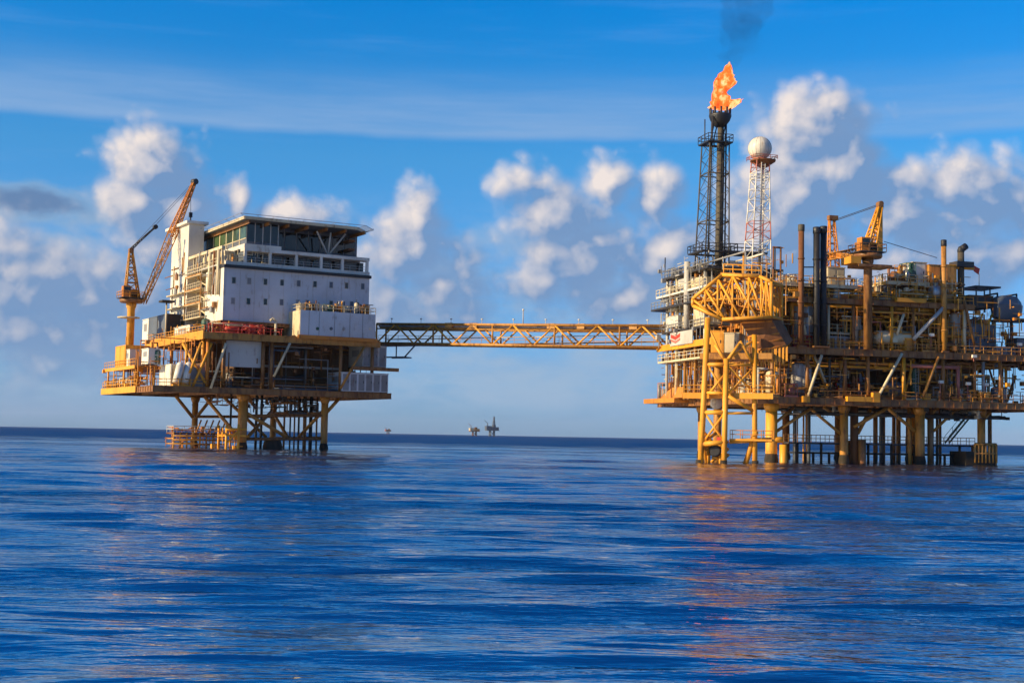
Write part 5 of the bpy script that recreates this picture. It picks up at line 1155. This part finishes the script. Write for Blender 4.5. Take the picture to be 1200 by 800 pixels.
z0 = Fp(840, 466, 1)[2]; z1 = Fp(840, 461, 1)[2]; a = FU(800, 463, 1); b = FU(906, 463, 1)
part(fj, 'deck', MB().box(a, b, 1.2, 8, z0 + .3, z1), 'ochre'); part(fj, 'edge_beam', MB().box(a, b, .9, 1.198, z0 - .1, z1 + .1), 'gold'); part(fj, 'railing', MB().rail((a, 1.2, z1), (b, 1.2, z1), 1.1, 1.5), 'yellow')
mb = MB(); rr_ = random.Random(4)
for i in range(16):
    p = (FU(rr_.uniform(826, 848), 520, 2), rr_.uniform(.5, 5), rr_.uniform(-.5, 3.6)); mb.tube(p, add3(p, rr_.choice([(1.2, 0, 0), (0, 0, 1.6), (.8, .5, .8), (-.9, 0, 1)])), .22, 7)
part(fj, 'landing_frame', mb, 'gold')
p = Fp(838, 528, .6); part(fj, 'valve_wheel', MB().lathe((p[0], 0.6, p[2]), [(.55, -.2), (.8, -.2), (.8, .2), (.55, .2)], 14, 'v'), 'black')
p = Fp(844, 515, .2); part(fj, 'sign_plate', MB().box(p[0] - .45, p[0] + .5, .1, .22, p[2] - .3, p[2] + .35), 'red')
p = Fp(839.5, 472, 4); part(fj, 'hanging_buoy', MB().ball((p[0], 4, p[2]), .85, 14, 10).tube((p[0], 4, p[2] + .8), (p[0], 4, p[2] + 1.6), .08, 6), 'white')
# cream valve house carried by the jacket
z0 = Fp(850, 414, 3)[2]; z1 = Fp(850, 387, 3)[2]
part(fj, 'upper_deck', MB().box(FU(820, 412, 2), FU(905, 412, 2), 2, 9, z0 - .8, z0 - .01), 'ochre')
t = cabinet(F, FU(833, 400, 3), FU(848, 400, 3), 3, 8, z0, z1 - z0, 'gold', 'yellow valve house beneath the lattice cage, left of its white twin', 'gold', 'valve_house', 'valve house')
cabinet(F, FU(849, 400, 3), FU(866, 400, 3), 3, 8, z0, z1 - z0 - .3, 'cream', 'cream white valve house beneath the lattice cage, right of the yellow one', 'cream', 'valve_house', 'valve house')
# the yellow lattice cage
cg = thing('lattice_cage', 'big bright yellow slanted lattice cage jutting out high above the jacket', 'lattice cage', F, (FU(858, 378, 2), 4, Fp(858, 378, 2)[2]))
fb = [Fp(*q) for q in ((812, 358, 1), (846, 374, .5), (904, 371, 1), (904, 330, 1), (890, 324, 2), (846, 322, 2), (812, 350, 1))]
dp = 7.0; bkp = [(p[0] + .5, p[1] + dp, p[2] + .3) for p in fb]
n = len(fb); mb = MB()
for i in range(n):
    mb.tube(fb[i], fb[(i + 1) % n], .24, 8); mb.tube(bkp[i], bkp[(i + 1) % n], .2, 8); mb.tube(fb[i], bkp[i], .2, 8)
part(cg, 'frame', mb, 'gold')
top = [Fp(812, 351, 1), Fp(846, 323, 2), Fp(890, 325, 2), Fp(904, 332, 1)]; bot = [Fp(812, 358, 1), Fp(846, 373, .5), Fp(890, 371, .8), Fp(904, 370, 1)]
def poly(pts, t):
    t *= len(pts) - 1; i = min(int(t), len(pts) - 2); return lerp(pts[i], pts[i + 1], t - i)
mb = MB()
for i in range(15):
    t = i / 14
    if i % 2 == 0: mb.tube(poly(bot, t), poly(top, min(1, t)), .14, 6)
    if i < 13 and i % 2 == 0: mb.tube(poly(top, t), poly(bot, min(1, t + 3 / 14)), .17, 6)
    if i > 1 and i % 3 == 0: mb.tube(poly(top, t), poly(bot, max(0, t - 2 / 14)), .12, 6)
for k in (.45,):
    for i in range(10): mb.tube(lerp(poly(bot, i / 10), poly(top, i / 10), k), lerp(poly(bot, (i + 1) / 10), poly(top, (i + 1) / 10), k), .10, 5)
part(cg, 'lattice_bars', mb, 'gold')
mb = MB(); rc_ = random.Random(12)
def back(q): return add3(q, (.5, dp, .3))
for i in range(12):
    t = i / 11; mb.tube(back(poly(bot, t)), back(poly(top, t)), .12, 6)
    if i < 11: mb.tube(back(poly(top, t)), back(poly(bot, t + 1 / 11)), .15, 6)
    mb.tube(poly(top, t), back(poly(top, t)), .12, 6)
for i in range(24):
    t = rc_.random(); a = lerp(poly(bot, t), poly(top, t), rc_.random()); a = add3(a, (0, rc_.uniform(.4, dp), .2)); mb.tube(a, add3(a, rc_.choice([(1.6, 0, .9), (-1.2, .6, 1.0), (0, 1.8, 0), (1.5, 0, -.8)])), .13, 6)
part(cg, 'inner_bars', mb, 'yellow')
part(cg, 'inner_deck', MB().add([add3(bot[0], (.8, .6, .9)), add3(bot[2], (0, .6, .9)), add3(bot[2], (.3, dp - .4, 1.0)), add3(bot[0], (1.2, dp - .4, 1.0))] + [add3(bot[0], (.8, .6, 1.05)), add3(bot[2], (0, .6, 1.05)), add3(bot[2], (.3, dp - .4, 1.15)), add3(bot[0], (1.2, dp - .4, 1.15))], [(3, 2, 1, 0), (4, 5, 6, 7), (0, 1, 5, 4), (1, 2, 6, 5), (2, 3, 7, 6), (3, 0, 4, 7)]), 'orange')
part(cg, 'stair', MB().stair(add3(poly(bot, .45), (0, 3, .9)), add3(poly(top, .75), (0, 3, -.2)), (0, 1, 0)), 'gold')
mb = MB()
for i in range(3):
    a, b = add3(bot[i], (0, .1, -.24)), add3(bot[i + 1], (0, .1, -.24)); mb.hexa([add3(a, (0, 0, -.12)), add3(b, (0, 0, -.12)), add3(b, (.5, dp, .1)), add3(a, (.5, dp, .1))], [a, b, add3(b, (.5, dp, .22)), add3(a, (.5, dp, .22))])
part(cg, 'shaded_floor_panel', mb, 'rust')  # underside shadow of the cage painted as dark brown panels
lipz = [Fp(812, 350, .8), Fp(822, 356, .8)]
part(cg, 'top_railing', MB().rail(Fp(848, 321, 3), Fp(892, 323, 3), 1.3, 1.4, .08), 'gold')
part(cg, 'top_deck', MB().beam(Fp(847, 322, 4.5), Fp(892, 324, 4.5), 4, .2), 'ochre')
# tapering hung skirt to the right of and below the cage
t = thing('hanging_shroud', 'rusty orange shroud with pale hanging strips right below the lattice cage', 'shroud', F, (FU(902, 400, 4), 5, Fp(902, 412, 4)[2]))
q0 = [Fp(*a) for a in ((868, 378, 3), (905, 376, 3), (922, 405, 4), (888, 410, 3))]
mb = MB(); mb.add(q0 + [add3(p, (.3, 4, 1.0)) for p in q0], [(3, 2, 1, 0), (4, 5, 6, 7), (0, 1, 5, 4), (1, 2, 6, 5), (2, 3, 7, 6), (3, 0, 4, 7)])
part(t, 'canopy', mb, 'rust')
mb = MB()
for i in range(9):
    a = lerp(q0[3], q0[2], i / 8); mb.box(a[0] - .13, a[0] + .13, a[1] - .06, a[1] + .06, a[2] - 2.0 - .3 * (i % 2), a[2])
part(t, 'hanging_strips', mb, 'gold')
mb = MB()
for i in range(5): mb.tube(lerp(q0[0], q0[3], i / 4), lerp(q0[1], q0[2], i / 4), .16, 6)
part(t, 'ribs', mb, 'orange')
for i, px in enumerate((892, 899, 906, 913)):
    ves_u = FU(px, 420, 8)

# ================================================================== flare tower
FV = 16.0
ft = thing('flare_tower', 'tall dark steel lattice flare tower with a crown of burner tips on top', 'flare tower', P, (PU(836, 312, FV), FV, zD - .3))
zb_ = zD - .3
cb = P.at(834, 312, FV); c1 = P.at(838.5, 168, FV); c2 = P.at(844, 128, FV)
hb_, ht_ = 2.0, 1.6
def sq(c, h, z=None): 
    z = c[2] if z is None else z; return [(c[0] - h, c[1] - h, z), (c[0] + h, c[1] - h, z), (c[0] + h, c[1] + h, z), (c[0] - h, c[1] + h, z)]
B4 = sq(cb, hb_, zb_); T4 = sq(c1, ht_)
for i in range(4): part(ft, 'leg', MB().tube(B4[i], T4[i], .12, 8), 'soot')
mb = MB(); nb = 8
for j in range(nb):
    for i in range(4):
        k = (i + 1) % 4
        if j % 3 == 2: mb.tube(lerp(B4[i], T4[i], (j + 1) / nb), lerp(B4[k], T4[k], (j + 1) / nb), .10, 6)
        mb.tube(lerp(B4[i], T4[i], j / nb), lerp(B4[k], T4[k], (j + 1) / nb), .05, 5)
        mb.tube(lerp(B4[k], T4[k], j / nb), lerp(B4[i], T4[i], (j + 1) / nb), .03, 5)
part(ft, 'bracing', mb, 'soot')
part(ft, 'riser_pipe', MB().tube((cb[0] + 1.1, FV, zb_ - 6), (c1[0] + .9, FV, c1[2]), .62, 14).tube((c1[0] + .9, FV, c1[2]), (c2[0] + .1, FV, c2[2] - 2.5), .5, 14), 'soot')
for o in ((-.3, .9), (1.9, -.6), (-1.1, -.9)): part(ft, 'pilot_pipe', MB().tube((cb[0] + o[0], FV + o[1], zb_), (c1[0] + o[0] * .8, FV + o[1], c1[2] + 4), .13, 7), 'dark')
part(ft, 'ladder', MB().ladder((cb[0] - 1.3, FV - 1.2, zb_), (c1[0] - 1.1, FV - 1.2, c1[2]), .6), 'soot')
for py, hw, rl in ((168, 2.05, 1), (222, 1.9, 0), (271, 2.0, 0), (296, 2.9, 1)):
    c = P.at(838.5 - (py - 168) * .03, py, FV)
    for (x0, x1, yy0, yy1) in ((c[0] - hw, c[0] - hw + .8, FV - hw, FV + hw), (c[0] + hw - .8, c[0] + hw, FV - hw, FV + hw), (c[0] - hw + .803, c[0] + hw - .803, FV - hw, FV - hw + .8), (c[0] - hw + .803, c[0] + hw - .803, FV + hw - .8, FV + hw)):
        if rl: part(ft, 'platform', MB().box(x0, x1, yy0, yy1, c[2] - .22, c[2]), 'black')
    if rl: part(ft, 'railing', MB().railrect(c[0] - hw, c[0] + hw, FV - hw, FV + hw, c[2], 'fblr', gap=1.2, r=.06), 'black')
c = P.at(862, 296, FV); part(ft, 'side_platform', MB().box(c[0] - 1.8, c[0] + 4.5, FV - 2, FV + 2, c[2] - .3, c[2]), 'dark'); part(ft, 'railing', MB().railrect(c[0] - 1.8, c[0] + 4.5, FV - 2, FV + 2, c[2], 'fblr', gap=1.4), 'dark')
c = P.at(826, 150, FV); part(ft, 'lightning_rod', MB().tube((c[0], FV, c1[2]), (c[0], FV, P.at(826, 140, FV)[2]), .09, 6), 'black')
bc = (c2[0], FV, c2[2]); zt = c2[2]
p = part(ft, 'burner_crown', MB().lathe(bc, [(.5, -2.9), (.8, -2.8), (1.5, -1.9), (1.75, -1.2), (1.75, -.9), (1.2, -.9), (.9, -1.6)], 16), 'black')
for i in range(10):
    t = 2 * math.pi * i / 10; part(p, 'burner_tip', MB().tube((bc[0] + 1.55 * math.cos(t), FV + 1.55 * math.sin(t), zt - 1.3), (bc[0] + 1.6 * math.cos(t), FV + 1.6 * math.sin(t), zt + .1), .17, 7), 'black')
for i in range(4):
    t = math.pi / 4 + math.pi * i / 2; part(ft, 'crown_support', MB().tube((c1[0] + 1.0 * math.cos(t), FV + 1.0 * math.sin(t), c1[2]), (bc[0] + 1.0 * math.cos(t), FV + 1.0 * math.sin(t), zt - 2.3), .1, 6), 'black')

# ================================================================== radome tower
RV = 9.0
rc = P.at(887, 318, RV); r1 = P.at(891, 189, RV); rt = thing('radome_tower', 'red and white lattice mast carrying a white radome ball above a red platform', 'radar tower', P, (rc[0], RV, y4 - 1))
zb_ = PZ(887, 322, RV); part(rt, 'base', MB().box(rc[0] - 2.4, rc[0] + 2.4, RV - 2.4, RV + 2.4, zb_ - .5, zb_), 'dark')
B4 = sq(rc, 1.6, zb_); T4 = sq(r1, 1.0)
bands = [('pale', 0, .13), ('white', .13, .30), ('pink', .30, .46), ('white', .46, .66), ('white', .66, .84), ('pink', .90, 1.0), ('white', .84, .90)]
for m, s, e in bands:
    b = [lerp(B4[i], T4[i], s) for i in range(4)]; t = [lerp(B4[i], T4[i], e) for i in range(4)]
    part(rt, 'mast_section', MB().lattice(b, t, 2, .10, .05, cross=1), m, 'red painted lattice section' if m == 'pink' else 'white painted lattice section')
part(rt, 'ladder', MB().ladder((rc[0], RV - 1.3, zb_), (r1[0], RV - 1.1, r1[2]), .6, r=.06), 'white')
part(rt, 'waveguide', MB().tube((rc[0] + .4, RV, zb_), (r1[0] + .3, RV, r1[2]), .16, 7), 'silver')
part(rt, 'platform', MB().lathe((P.at(894, 188, RV)[0], RV, r1[2]), [(.6, -.9), (1.9, -.06), (2.05, 0), (2.05, .14), (.5, .15)], 8), 'rust')
part(rt, 'railing', MB().railrect(r1[0] - 1.5, r1[0] + 2.1, RV - 1.6, RV + 1.6, r1[2] + .15, 'fblr', h=.6, gap=1.1), 'pink')
rb_ = P.at(890.5, 174, RV); part(rt, 'radome', MB().ball((rb_[0], RV, rb_[2]), 1.78, 28, 18), 'white')
mb = MB()
for k in range(8):
    th = math.pi * k / 8
    for j in range(24):
        f0, f1 = 2 * math.pi * j / 24, 2 * math.pi * (j + 1) / 24
        mb.tube(*[(rb_[0] + 1.785 * math.sin(f_) * math.cos(th), RV + 1.785 * math.sin(f_) * math.sin(th), rb_[2] + 1.785 * math.cos(f_)) for f_ in (f0, f1)], .022, 4)
part(rt, 'panel_seam', mb, 'grey')
part(rt, 'radome_base', MB().tube((rb_[0], RV, r1[2] + .2), (rb_[0], RV, rb_[2] - 1.5), 1.0, 16), 'pink')

# ================================================================== flame and smoke
m = bpy.data.materials.new('flare_fire'); m.use_nodes = True; t = m.node_tree; N = NT(t); t.nodes.remove(t.nodes['Principled BSDF'])
co = N.n('ShaderNodeTexCoord').outputs['Object']
mp = N.n('ShaderNodeMapping', ins={0: co}); mp.inputs['Scale'].default_value = (1, 1, .6)
nz = N.noise(mp.outputs[0], .75, 5.0, .65)
cr = N.n('ShaderNodeValToRGB', ins={0: nz}); el = cr.color_ramp.elements
el[0].position = .34; el[0].color = (.60, .05, .012, 1); el[1].position = .66; el[1].color = (1.0, .66, .28, 1)
e = cr.color_ramp.elements.new(.5); e.color = (.95, .15, .022, 1)
em = N.n('ShaderNodeEmission', ins={'Color': cr.outputs[0], 'Strength': 1.35}); out = [n_ for n_ in t.nodes if n_.type == 'OUTPUT_MATERIAL'][0]
tr_ = N.n('ShaderNodeBsdfTransparent'); hole = N.rng(N.noise(mp.outputs[0], 1.5, 4.0, .65), .50, .68, 0.0, .62)
mxf = N.n('ShaderNodeMixShader', ins={0: hole, 1: em.outputs[0], 2: tr_.outputs[0]})
t.links.new(mxf.outputs[0], out.inputs[0]); MT['fire'] = m
# ---- flame: overlapping tongues with ragged edges merged in one mesh
import mathutils
def tongue(mb, pts, rad, seed, nseg=18, nring=22):
    vs = []; rn = mathutils.noise
    for j in range(nring + 1):
        t = j / nring; k = t * (len(pts) - 1); i = min(int(k), len(pts) - 2); f = k - i; f = f * f * (3 - 2 * f)
        c = lerp(pts[i], pts[i + 1], k - i); r = rad[i] + (rad[i + 1] - rad[i]) * f
        for a in range(nseg):
            th = 2 * math.pi * a / nseg; d = Vector((math.cos(th), math.sin(th), 0))
            q = Vector(c) * .55 + d * 1.1 + Vector((seed, 0, 0)); w = rn.noise(q) * .60 + rn.noise(q * 2.7) * .40 + rn.noise(q * 6.0) * .22
            vs.append(Vector(c) + d * max(.02, r * (1 + w)) + Vector((0, 0, .45 * w)))
    n = nseg; mb.add(vs, [(j * n + i, j * n + (i + 1) % n, (j + 1) * n + (i + 1) % n, (j + 1) * n + i) for j in range(nring) for i in range(n)] + [tuple(range(n - 1, -1, -1)), tuple(nring * n + i for i in range(n))], True)
fm = MB()
def fp(px, py, dv=0): q = P.at(px, py, FV + dv); return q
tongue(fm, [fp(846, 127), fp(847, 118), fp(844, 108), fp(849, 100), fp(851, 90), fp(853, 81), fp(855, 73.5)], [1.55, 1.6, 1.05, 1.25, 1.25, .75, .05], 1.0)
tongue(fm, [fp(843, 127, -.5), fp(838, 121, -.5), fp(836.5, 117, -.4)], [.9, .7, .05], 4.0, 14, 12)
tongue(fm, [fp(852, 127, -.4), fp(859, 121, -.4), fp(864, 117, -.2), fp(868, 118, -.2)], [1.0, 1.05, .7, .05], 7.0, 14, 14)
tongue(fm, [fp(843, 104, -.3), fp(840, 98, -.3), fp(841, 91, -.3)], [.8, .6, .05], 9.0, 12, 12)
solo('flare_flame', 'orange gas flame burning on the crown of the tall flare tower', 'flame', P, fm, 'fire')
# ---- smoke: a thin dark plume drifting up
m = bpy.data.materials.new('flare_smoke'); m.use_nodes = True; t = m.node_tree; N = NT(t); t.nodes.remove(t.nodes['Principled BSDF'])
co = N.n('ShaderNodeNewGeometry').outputs['Position']
nz = N.noise(co, .20, 5.0, .66); dn = N.rng(nz, .30, .72, 0.0, .085)
vol = N.n('ShaderNodeVolumePrincipled', ins={'Color': c4((.05, .06, .08)), 'Density': dn, 'Anisotropy': 0.1}); out = [n_ for n_ in t.nodes if n_.type == 'OUTPUT_MATERIAL'][0]
t.links.new(vol.outputs[0], out.inputs[1]); MT['smoke'] = m
sm = MB()
tongue(sm, [fp(852, 92), fp(857, 78), fp(865, 58), fp(871, 32), fp(877, 0), fp(884, -40), fp(893, -90)], [.7, 1.6, 2.7, 3.4, 4.0, 4.8, 5.6], 3.0, 20, 24)
solo('smoke_plume', 'thin dark smoke plume drifting up from the flare flame', 'smoke', P, sm, 'smoke')

# ================================================================== logo board on the left face
lg = PA(787, 399, -2.7); lh = PA(811, 390, -2.7); v0, v1 = sorted((PA(786, 395, -2.7)[1], PA(812, 395, -2.7)[1]))
z0 = PA(800, 403.5, -2.7)[2]; z1 = PA(800, 388, -2.7)[2]
sg = thing('logo_board', 'pale board with a red chevron mark at the end of the footbridge', 'sign', P, (-2.75, (v0 + v1) / 2, z0))
part(sg, 'board', MB().box(-2.8, -2.65, v0, v1, z0, z1), 'pale')
va = PA(786.5, 395, -2.8)[1]; vb = PA(797, 395, -2.8)[1]; vm = (va + vb) / 2; zt_ = z1 - .25; zl_ = z1 - (z1 - z0) * .5
def chev(zt, dz, m, w):
    mb = MB()
    for (a, b) in ((va, vm), (vb, vm)):
        mb.add([(-2.86, a, zt), (-2.86, b, zt - dz), (-2.86, b, zt - dz - w), (-2.86, a, zt - w), (-2.803, a, zt), (-2.803, b, zt - dz), (-2.803, b, zt - dz - w), (-2.803, a, zt - w)], [(0, 1, 2, 3), (7, 6, 5, 4), (0, 4, 5, 1), (1, 5, 6, 2), (2, 6, 7, 3), (3, 7, 4, 0)])
    part(sg, 'chevron', mb, m)
chev(zt_, (z1 - z0) * .2, 'red', (z1 - z0) * .26)
chev(zt_ - (z1 - z0) * .36, (z1 - z0) * .2, 'pink', (z1 - z0) * .16)
# equipment on the sunlit left face
def cabA(pa, pb, pt, u, d, z, m, lab, **k):
    va, vb = PA(pa, pt, u)[1], PA(pb, pt, u)[1]; return cabinet(P, u, u + d, min(va, vb), max(va, vb), z, max(.5, PA((pa + pb) / 2, pt, u)[2] - z), m, lab, m, **k)
cabA(826, 816, 446, -.8, 2, y1, 'rust', 'rusty red box on the sunlit lower left deck beside the yellow leg')
va = PA(780, 450, 0)[1]; skid(P, 0.2, va, y1, 2.4, 2.4, 3.0, 'orange', 'orange pump unit standing over the outermost left deck lip')
va = PA(806, 452, 0)[1]; skid(P, 0.2, va, y1, 2.4, 2.6, 2.4, 'cream', 'cream pump unit on the lower left deck beside the sloping orange stair', 'grey')
va = PA(790, 434, 0)[1]; vessel(P, .6, va, y1, .8, PA(790, 428, .6)[2] - y1, 'ochre', 'ochre upright vessel on the lower left deck below the logo board')
va = PA(818, 434, 0)[1]; vessel(P, .6, va, y1, .7, PA(818, 424, .6)[2] - y1, 'cream', 'cream upright vessel on the lower left deck close to the outer yellow leg')
va = PA(812, 330, -.5)[1]; cabA(820, 812, 312, -.5, 3, zD, 'cream', 'cream cabin at the foot of the flare tower', name='deck_cabin', cat='cabin')
cabA(852, 843, 308, 1, 3, zD, 'white', 'white cabin right of the flare tower foot', name='deck_cabin', cat='cabin')
va = PA(790, 316, -1)[1]; skid(P, -.6, va, zD, 2.2, 2.6, 1.6, 'slate', 'slate coloured fan unit on the topmost left landing', 'grey')
va = PA(790, 338, -1)[1]; skid(P, -1.0, va, zC, 2.2, 2.8, 1.8, 'grey', 'grey fan unit on the white edged left landing', 'cream')
va = PA(780, 318, -1.5)[1]; stack(P, -1.6, va, zD, PA(786, 300, -1.5)[2], .09, 'dark', 'thin dark whip mast on the topmost left landing', name='whip_mast', cat='mast')

# ================================================================== bridge between the platforms
pa = L.w(L.at(441, 402, 14)); pb = P.w((-2.0, PA(779, 405, -2)[1], PA(779, 405, -2)[2])); pb.z = pb.z - .3
B = Frame(600, 230, 0); B.O = Vector((pa.x, pa.y, 0)); dv = Vector((pb.x - pa.x, pb.y - pa.y, 0)); BL = dv.length; dv.normalize()
B.U = dv; B.V = Vector((-dv.y, dv.x, 0)); B.th = math.atan2(dv.y, dv.x)
zb0 = pa.z; zb1 = pb.z; hB = 3.55; wB = 3.2
def bz(u): return zb0 + (zb1 - zb0) * u / BL
br = thing('footbridge', 'long yellow steel truss footbridge linking the two platforms high over the sea', 'bridge', B, (BL / 2, wB / 2, min(zb0, zb1)))
for v in (0, wB):
    part(br, 'chord', MB().tube((-1, v, bz(-1)), (BL + 2, v, bz(BL + 2)), .26, 10), 'ochre')
    part(br, 'chord', MB().tube((0, v, bz(0) + hB), (BL + 2, v, bz(BL) + hB), .24, 10), 'ochre')
    part(br, 'chord', MB().tube((0, v, bz(0) + hB - .85), (BL, v, bz(BL) + hB - .85), .12, 8), 'ochre')
nbay = 14
for i in range(nbay + 1):
    u = BL * i / nbay
    if i % 3 == 0:
        for v in (0, wB): part(br, 'post', MB().tube((u, v, bz(u)), (u, v, bz(u) + hB), .17, 8), 'ochre')
    part(br, 'cross_beam', MB().tube((u, .1, bz(u)), (u, wB - .1, bz(u)), .14, 7), 'brown'); part(br, 'cross_beam', MB().tube((u, .1, bz(u) + hB), (u, wB - .1, bz(u) + hB), .12, 7), 'brown')
    if i < nbay:
        u2 = BL * (i + 1) / nbay
        for v in (0, wB):
            a, b = ((u, v, bz(u)), (u2, v, bz(u2) + hB)) if i % 2 == 0 else ((u, v, bz(u) + hB), (u2, v, bz(u2)))
            part(br, 'diagonal', MB().tube(a, b, .16, 8), 'yellow')
part(br, 'walkway', MB().box(0, BL, .5, wB - .5, bz(BL / 2) + .28, bz(BL / 2) + .38), 'brown')
part(br, 'railing', MB().rail((0, .55, bz(0) + .38), (BL, .55, bz(BL) + .38), 1.1, 2.2, .04), 'ochre')
for k, (zz, m, r) in enumerate(((hB - .35, 'pale', .16), (hB - .55, 'yellow', .11), (.15, 'ochre', .16))):
    part(br, 'service_pipe', MB().tube((0, .7 + .4 * k, bz(0) + zz), (BL, .7 + .4 * k, bz(BL) + zz), r, 8), m)
for f in (.27, .36, .63, .73, .9):
    u = BL * f; part(br, 'junction_box', MB().box(u - .7, u + .7, -.14, .5, bz(u) + hB - .6, bz(u) + hB + .3), 'ochre')
part(br, 'hanger', MB().path([(1.8, .3, bz(0)), (1.8, .3, bz(0) - 2.6), (6.0, .3, bz(0) - 2.6), (8.6, .3, bz(0) - .1)], .14, 7).tube((4.2, .3, bz(0)), (4.2, .3, bz(0) - 2.6), .12, 7).tube((1.8, 2.6, bz(0) - 2.6), (6, 2.6, bz(0) - 2.6), .12, 7).tube((6, .3, bz(0) - 2.6), (6, 2.6, bz(0) - 2.6), .12, 7), 'slate')
part(br, 'cable_tray', MB().box(.5, BL - .5, wB - .5, wB - .15, bz(BL / 2) + 1.55, bz(BL / 2) + 1.7), 'silver')
for i in range(9):
    u = BL * (i + .5) / 9; part(br, 'lamp', MB().tube((u, .12, bz(u) + hB), (u, .12, bz(u) + hB + .9), .05, 5).box(u - .15, u + .15, 0, .3, bz(u) + hB + .9, bz(u) + hB + 1.1), 'pale')
# small lamp mast on the bridge
u = BL * (612 - 441) / (779 - 441.0); t = thing('lamp_mast', 'slender pale mast standing alone on the footbridge', 'mast', B, (u, wB - .4, bz(u) + hB)); part(t, 'pole', MB().tube((u, wB, bz(u) + hB + .1), (u, wB, bz(u) + hB + 2.8), .09, 6), 'pale'); part(t, 'lamp', MB().ball((u, wB, bz(u) + hB + 2.95), .2, 8, 6), 'white')

# ================================================================== rigs on the horizon
def far_rig(px, D, scale, mats, label, derrick, seed):
    fr = Frame(px, D, 18); rn = random.Random(seed); s = scale; t = thing('distant_rig', label, 'oil platform', fr, (0, 0, 0))
    for a in (-8, 8):
        for b in (-8, 8): part(t, 'leg', MB().tube((a * s * .55, b * s * .5, -4), (a * s * .5, b * s * .5, 11 * s), 1.1 * s, 8), mats[0])
    part(t, 'brace', MB().tube((-4.4 * s, -4 * s, 1), (4 * s, -4 * s, 10 * s), .5 * s, 6).tube((4.4 * s, -4 * s, 1), (-4 * s, -4 * s, 10 * s), .5 * s, 6), mats[0])
    part(t, 'deck', MB().box(-12 * s, 12 * s, -8 * s, 8 * s, 11 * s, 13 * s), mats[0])
    part(t, 'module', MB().box(-13 * s, -3 * s, -7 * s, 6 * s, 13.01 * s, 20 * s), mats[1])
    part(t, 'module', MB().box(-2 * s, 11.5 * s, -7.5 * s, 6 * s, 13.01 * s, 18 * s), mats[2])
    part(t, 'module', MB().box(1 * s, 6 * s, -5 * s, 4 * s, 18.01 * s, 22 * s), mats[0])
    q = 20 * s if not derrick else 22 * s
    part(t, 'derrick', MB().lattice([(1.5 * s, -2 * s, 18 * s), (6 * s, -2 * s, 18 * s), (6 * s, 3 * s, 18 * s), (1.5 * s, 3 * s, 18 * s)], [(3 * s, -.4 * s, derrick * s), (4.4 * s, -.4 * s, derrick * s), (4.4 * s, .8 * s, derrick * s), (3 * s, .8 * s, derrick * s)], 6, .5 * s, .3 * s), mats[0]) if derrick else None
    part(t, 'crane', MB().tube((-9 * s, 0, 20 * s), (-9 * s, 0, 26 * s), .8 * s, 8).tube((-9 * s, 0, 25 * s), (-16 * s, 0, 31 * s), .5 * s, 6), mats[0])
    return t
far_rig(578.5, 3200, 1.22, ('slate', 'slate', 'slate'), 'dark blue-grey drilling rig with a tall derrick on the far horizon', 38, 1)
far_rig(558, 3400, 1.0, ('rust', 'cream', 'ochre'), 'pale rusty platform left of the dark derrick rig on the horizon', 0, 2)
far_rig(457, 5200, .9, ('rust', 'pink', 'rust'), 'tiny reddish platform on the horizon just right of the quarters platform', 0, 3)

# ================================================================== sea haze
hb = MB().box(-12500, 12500, -12500, 12500, -6, 130)
m = bpy.data.materials.new('sea_haze'); m.use_nodes = True; t = m.node_tree; N = NT(t); t.nodes.remove(t.nodes['Principled BSDF'])
vol = N.n('ShaderNodeVolumePrincipled', ins={'Color': c4((.75, .85, 1.0)), 'Density': 2.2e-5, 'Anisotropy': 0.0}); out = [n_ for n_ in t.nodes if n_.type == 'OUTPUT_MATERIAL'][0]
t.links.new(vol.outputs[0], out.inputs[1]); MT['haze'] = m
hz = solo('haze', None, None, WF, hb, 'haze', kind='stuff')

GROUPS = dict(floodlight='floodlights on the process platform', wellhead_tree='wellhead trees in the dark lower bay', pump_skid='pump units on the decks', pressure_vessel='upright vessels on the decks', horizontal_tank='lying tanks on the decks',
              exhaust_stack='exhaust stacks above the process platform', roof_box='machinery on the front module roof', roof_machine='machinery on the front module roof', distant_rig='rigs on the far horizon', liferaft_canister='liferaft canisters at the deck corner',
              valve_house='valve houses under the lattice cage', equipment_room='equipment rooms at the right end of the quarters platform', storage_locker='lockers on the decks', equipment_cabinet='cabinets on the process platform', chemical_drum='green drums on the quarters platform', process_module='modules on the process platform', deck_cabin='cabins on the process platform', deck_cabin_='cabins')
for o in list(col.objects):
    if o.parent is None and o.name.split('.')[0] in GROUPS: o['group'] = GROUPS[o.name.split('.')[0]]
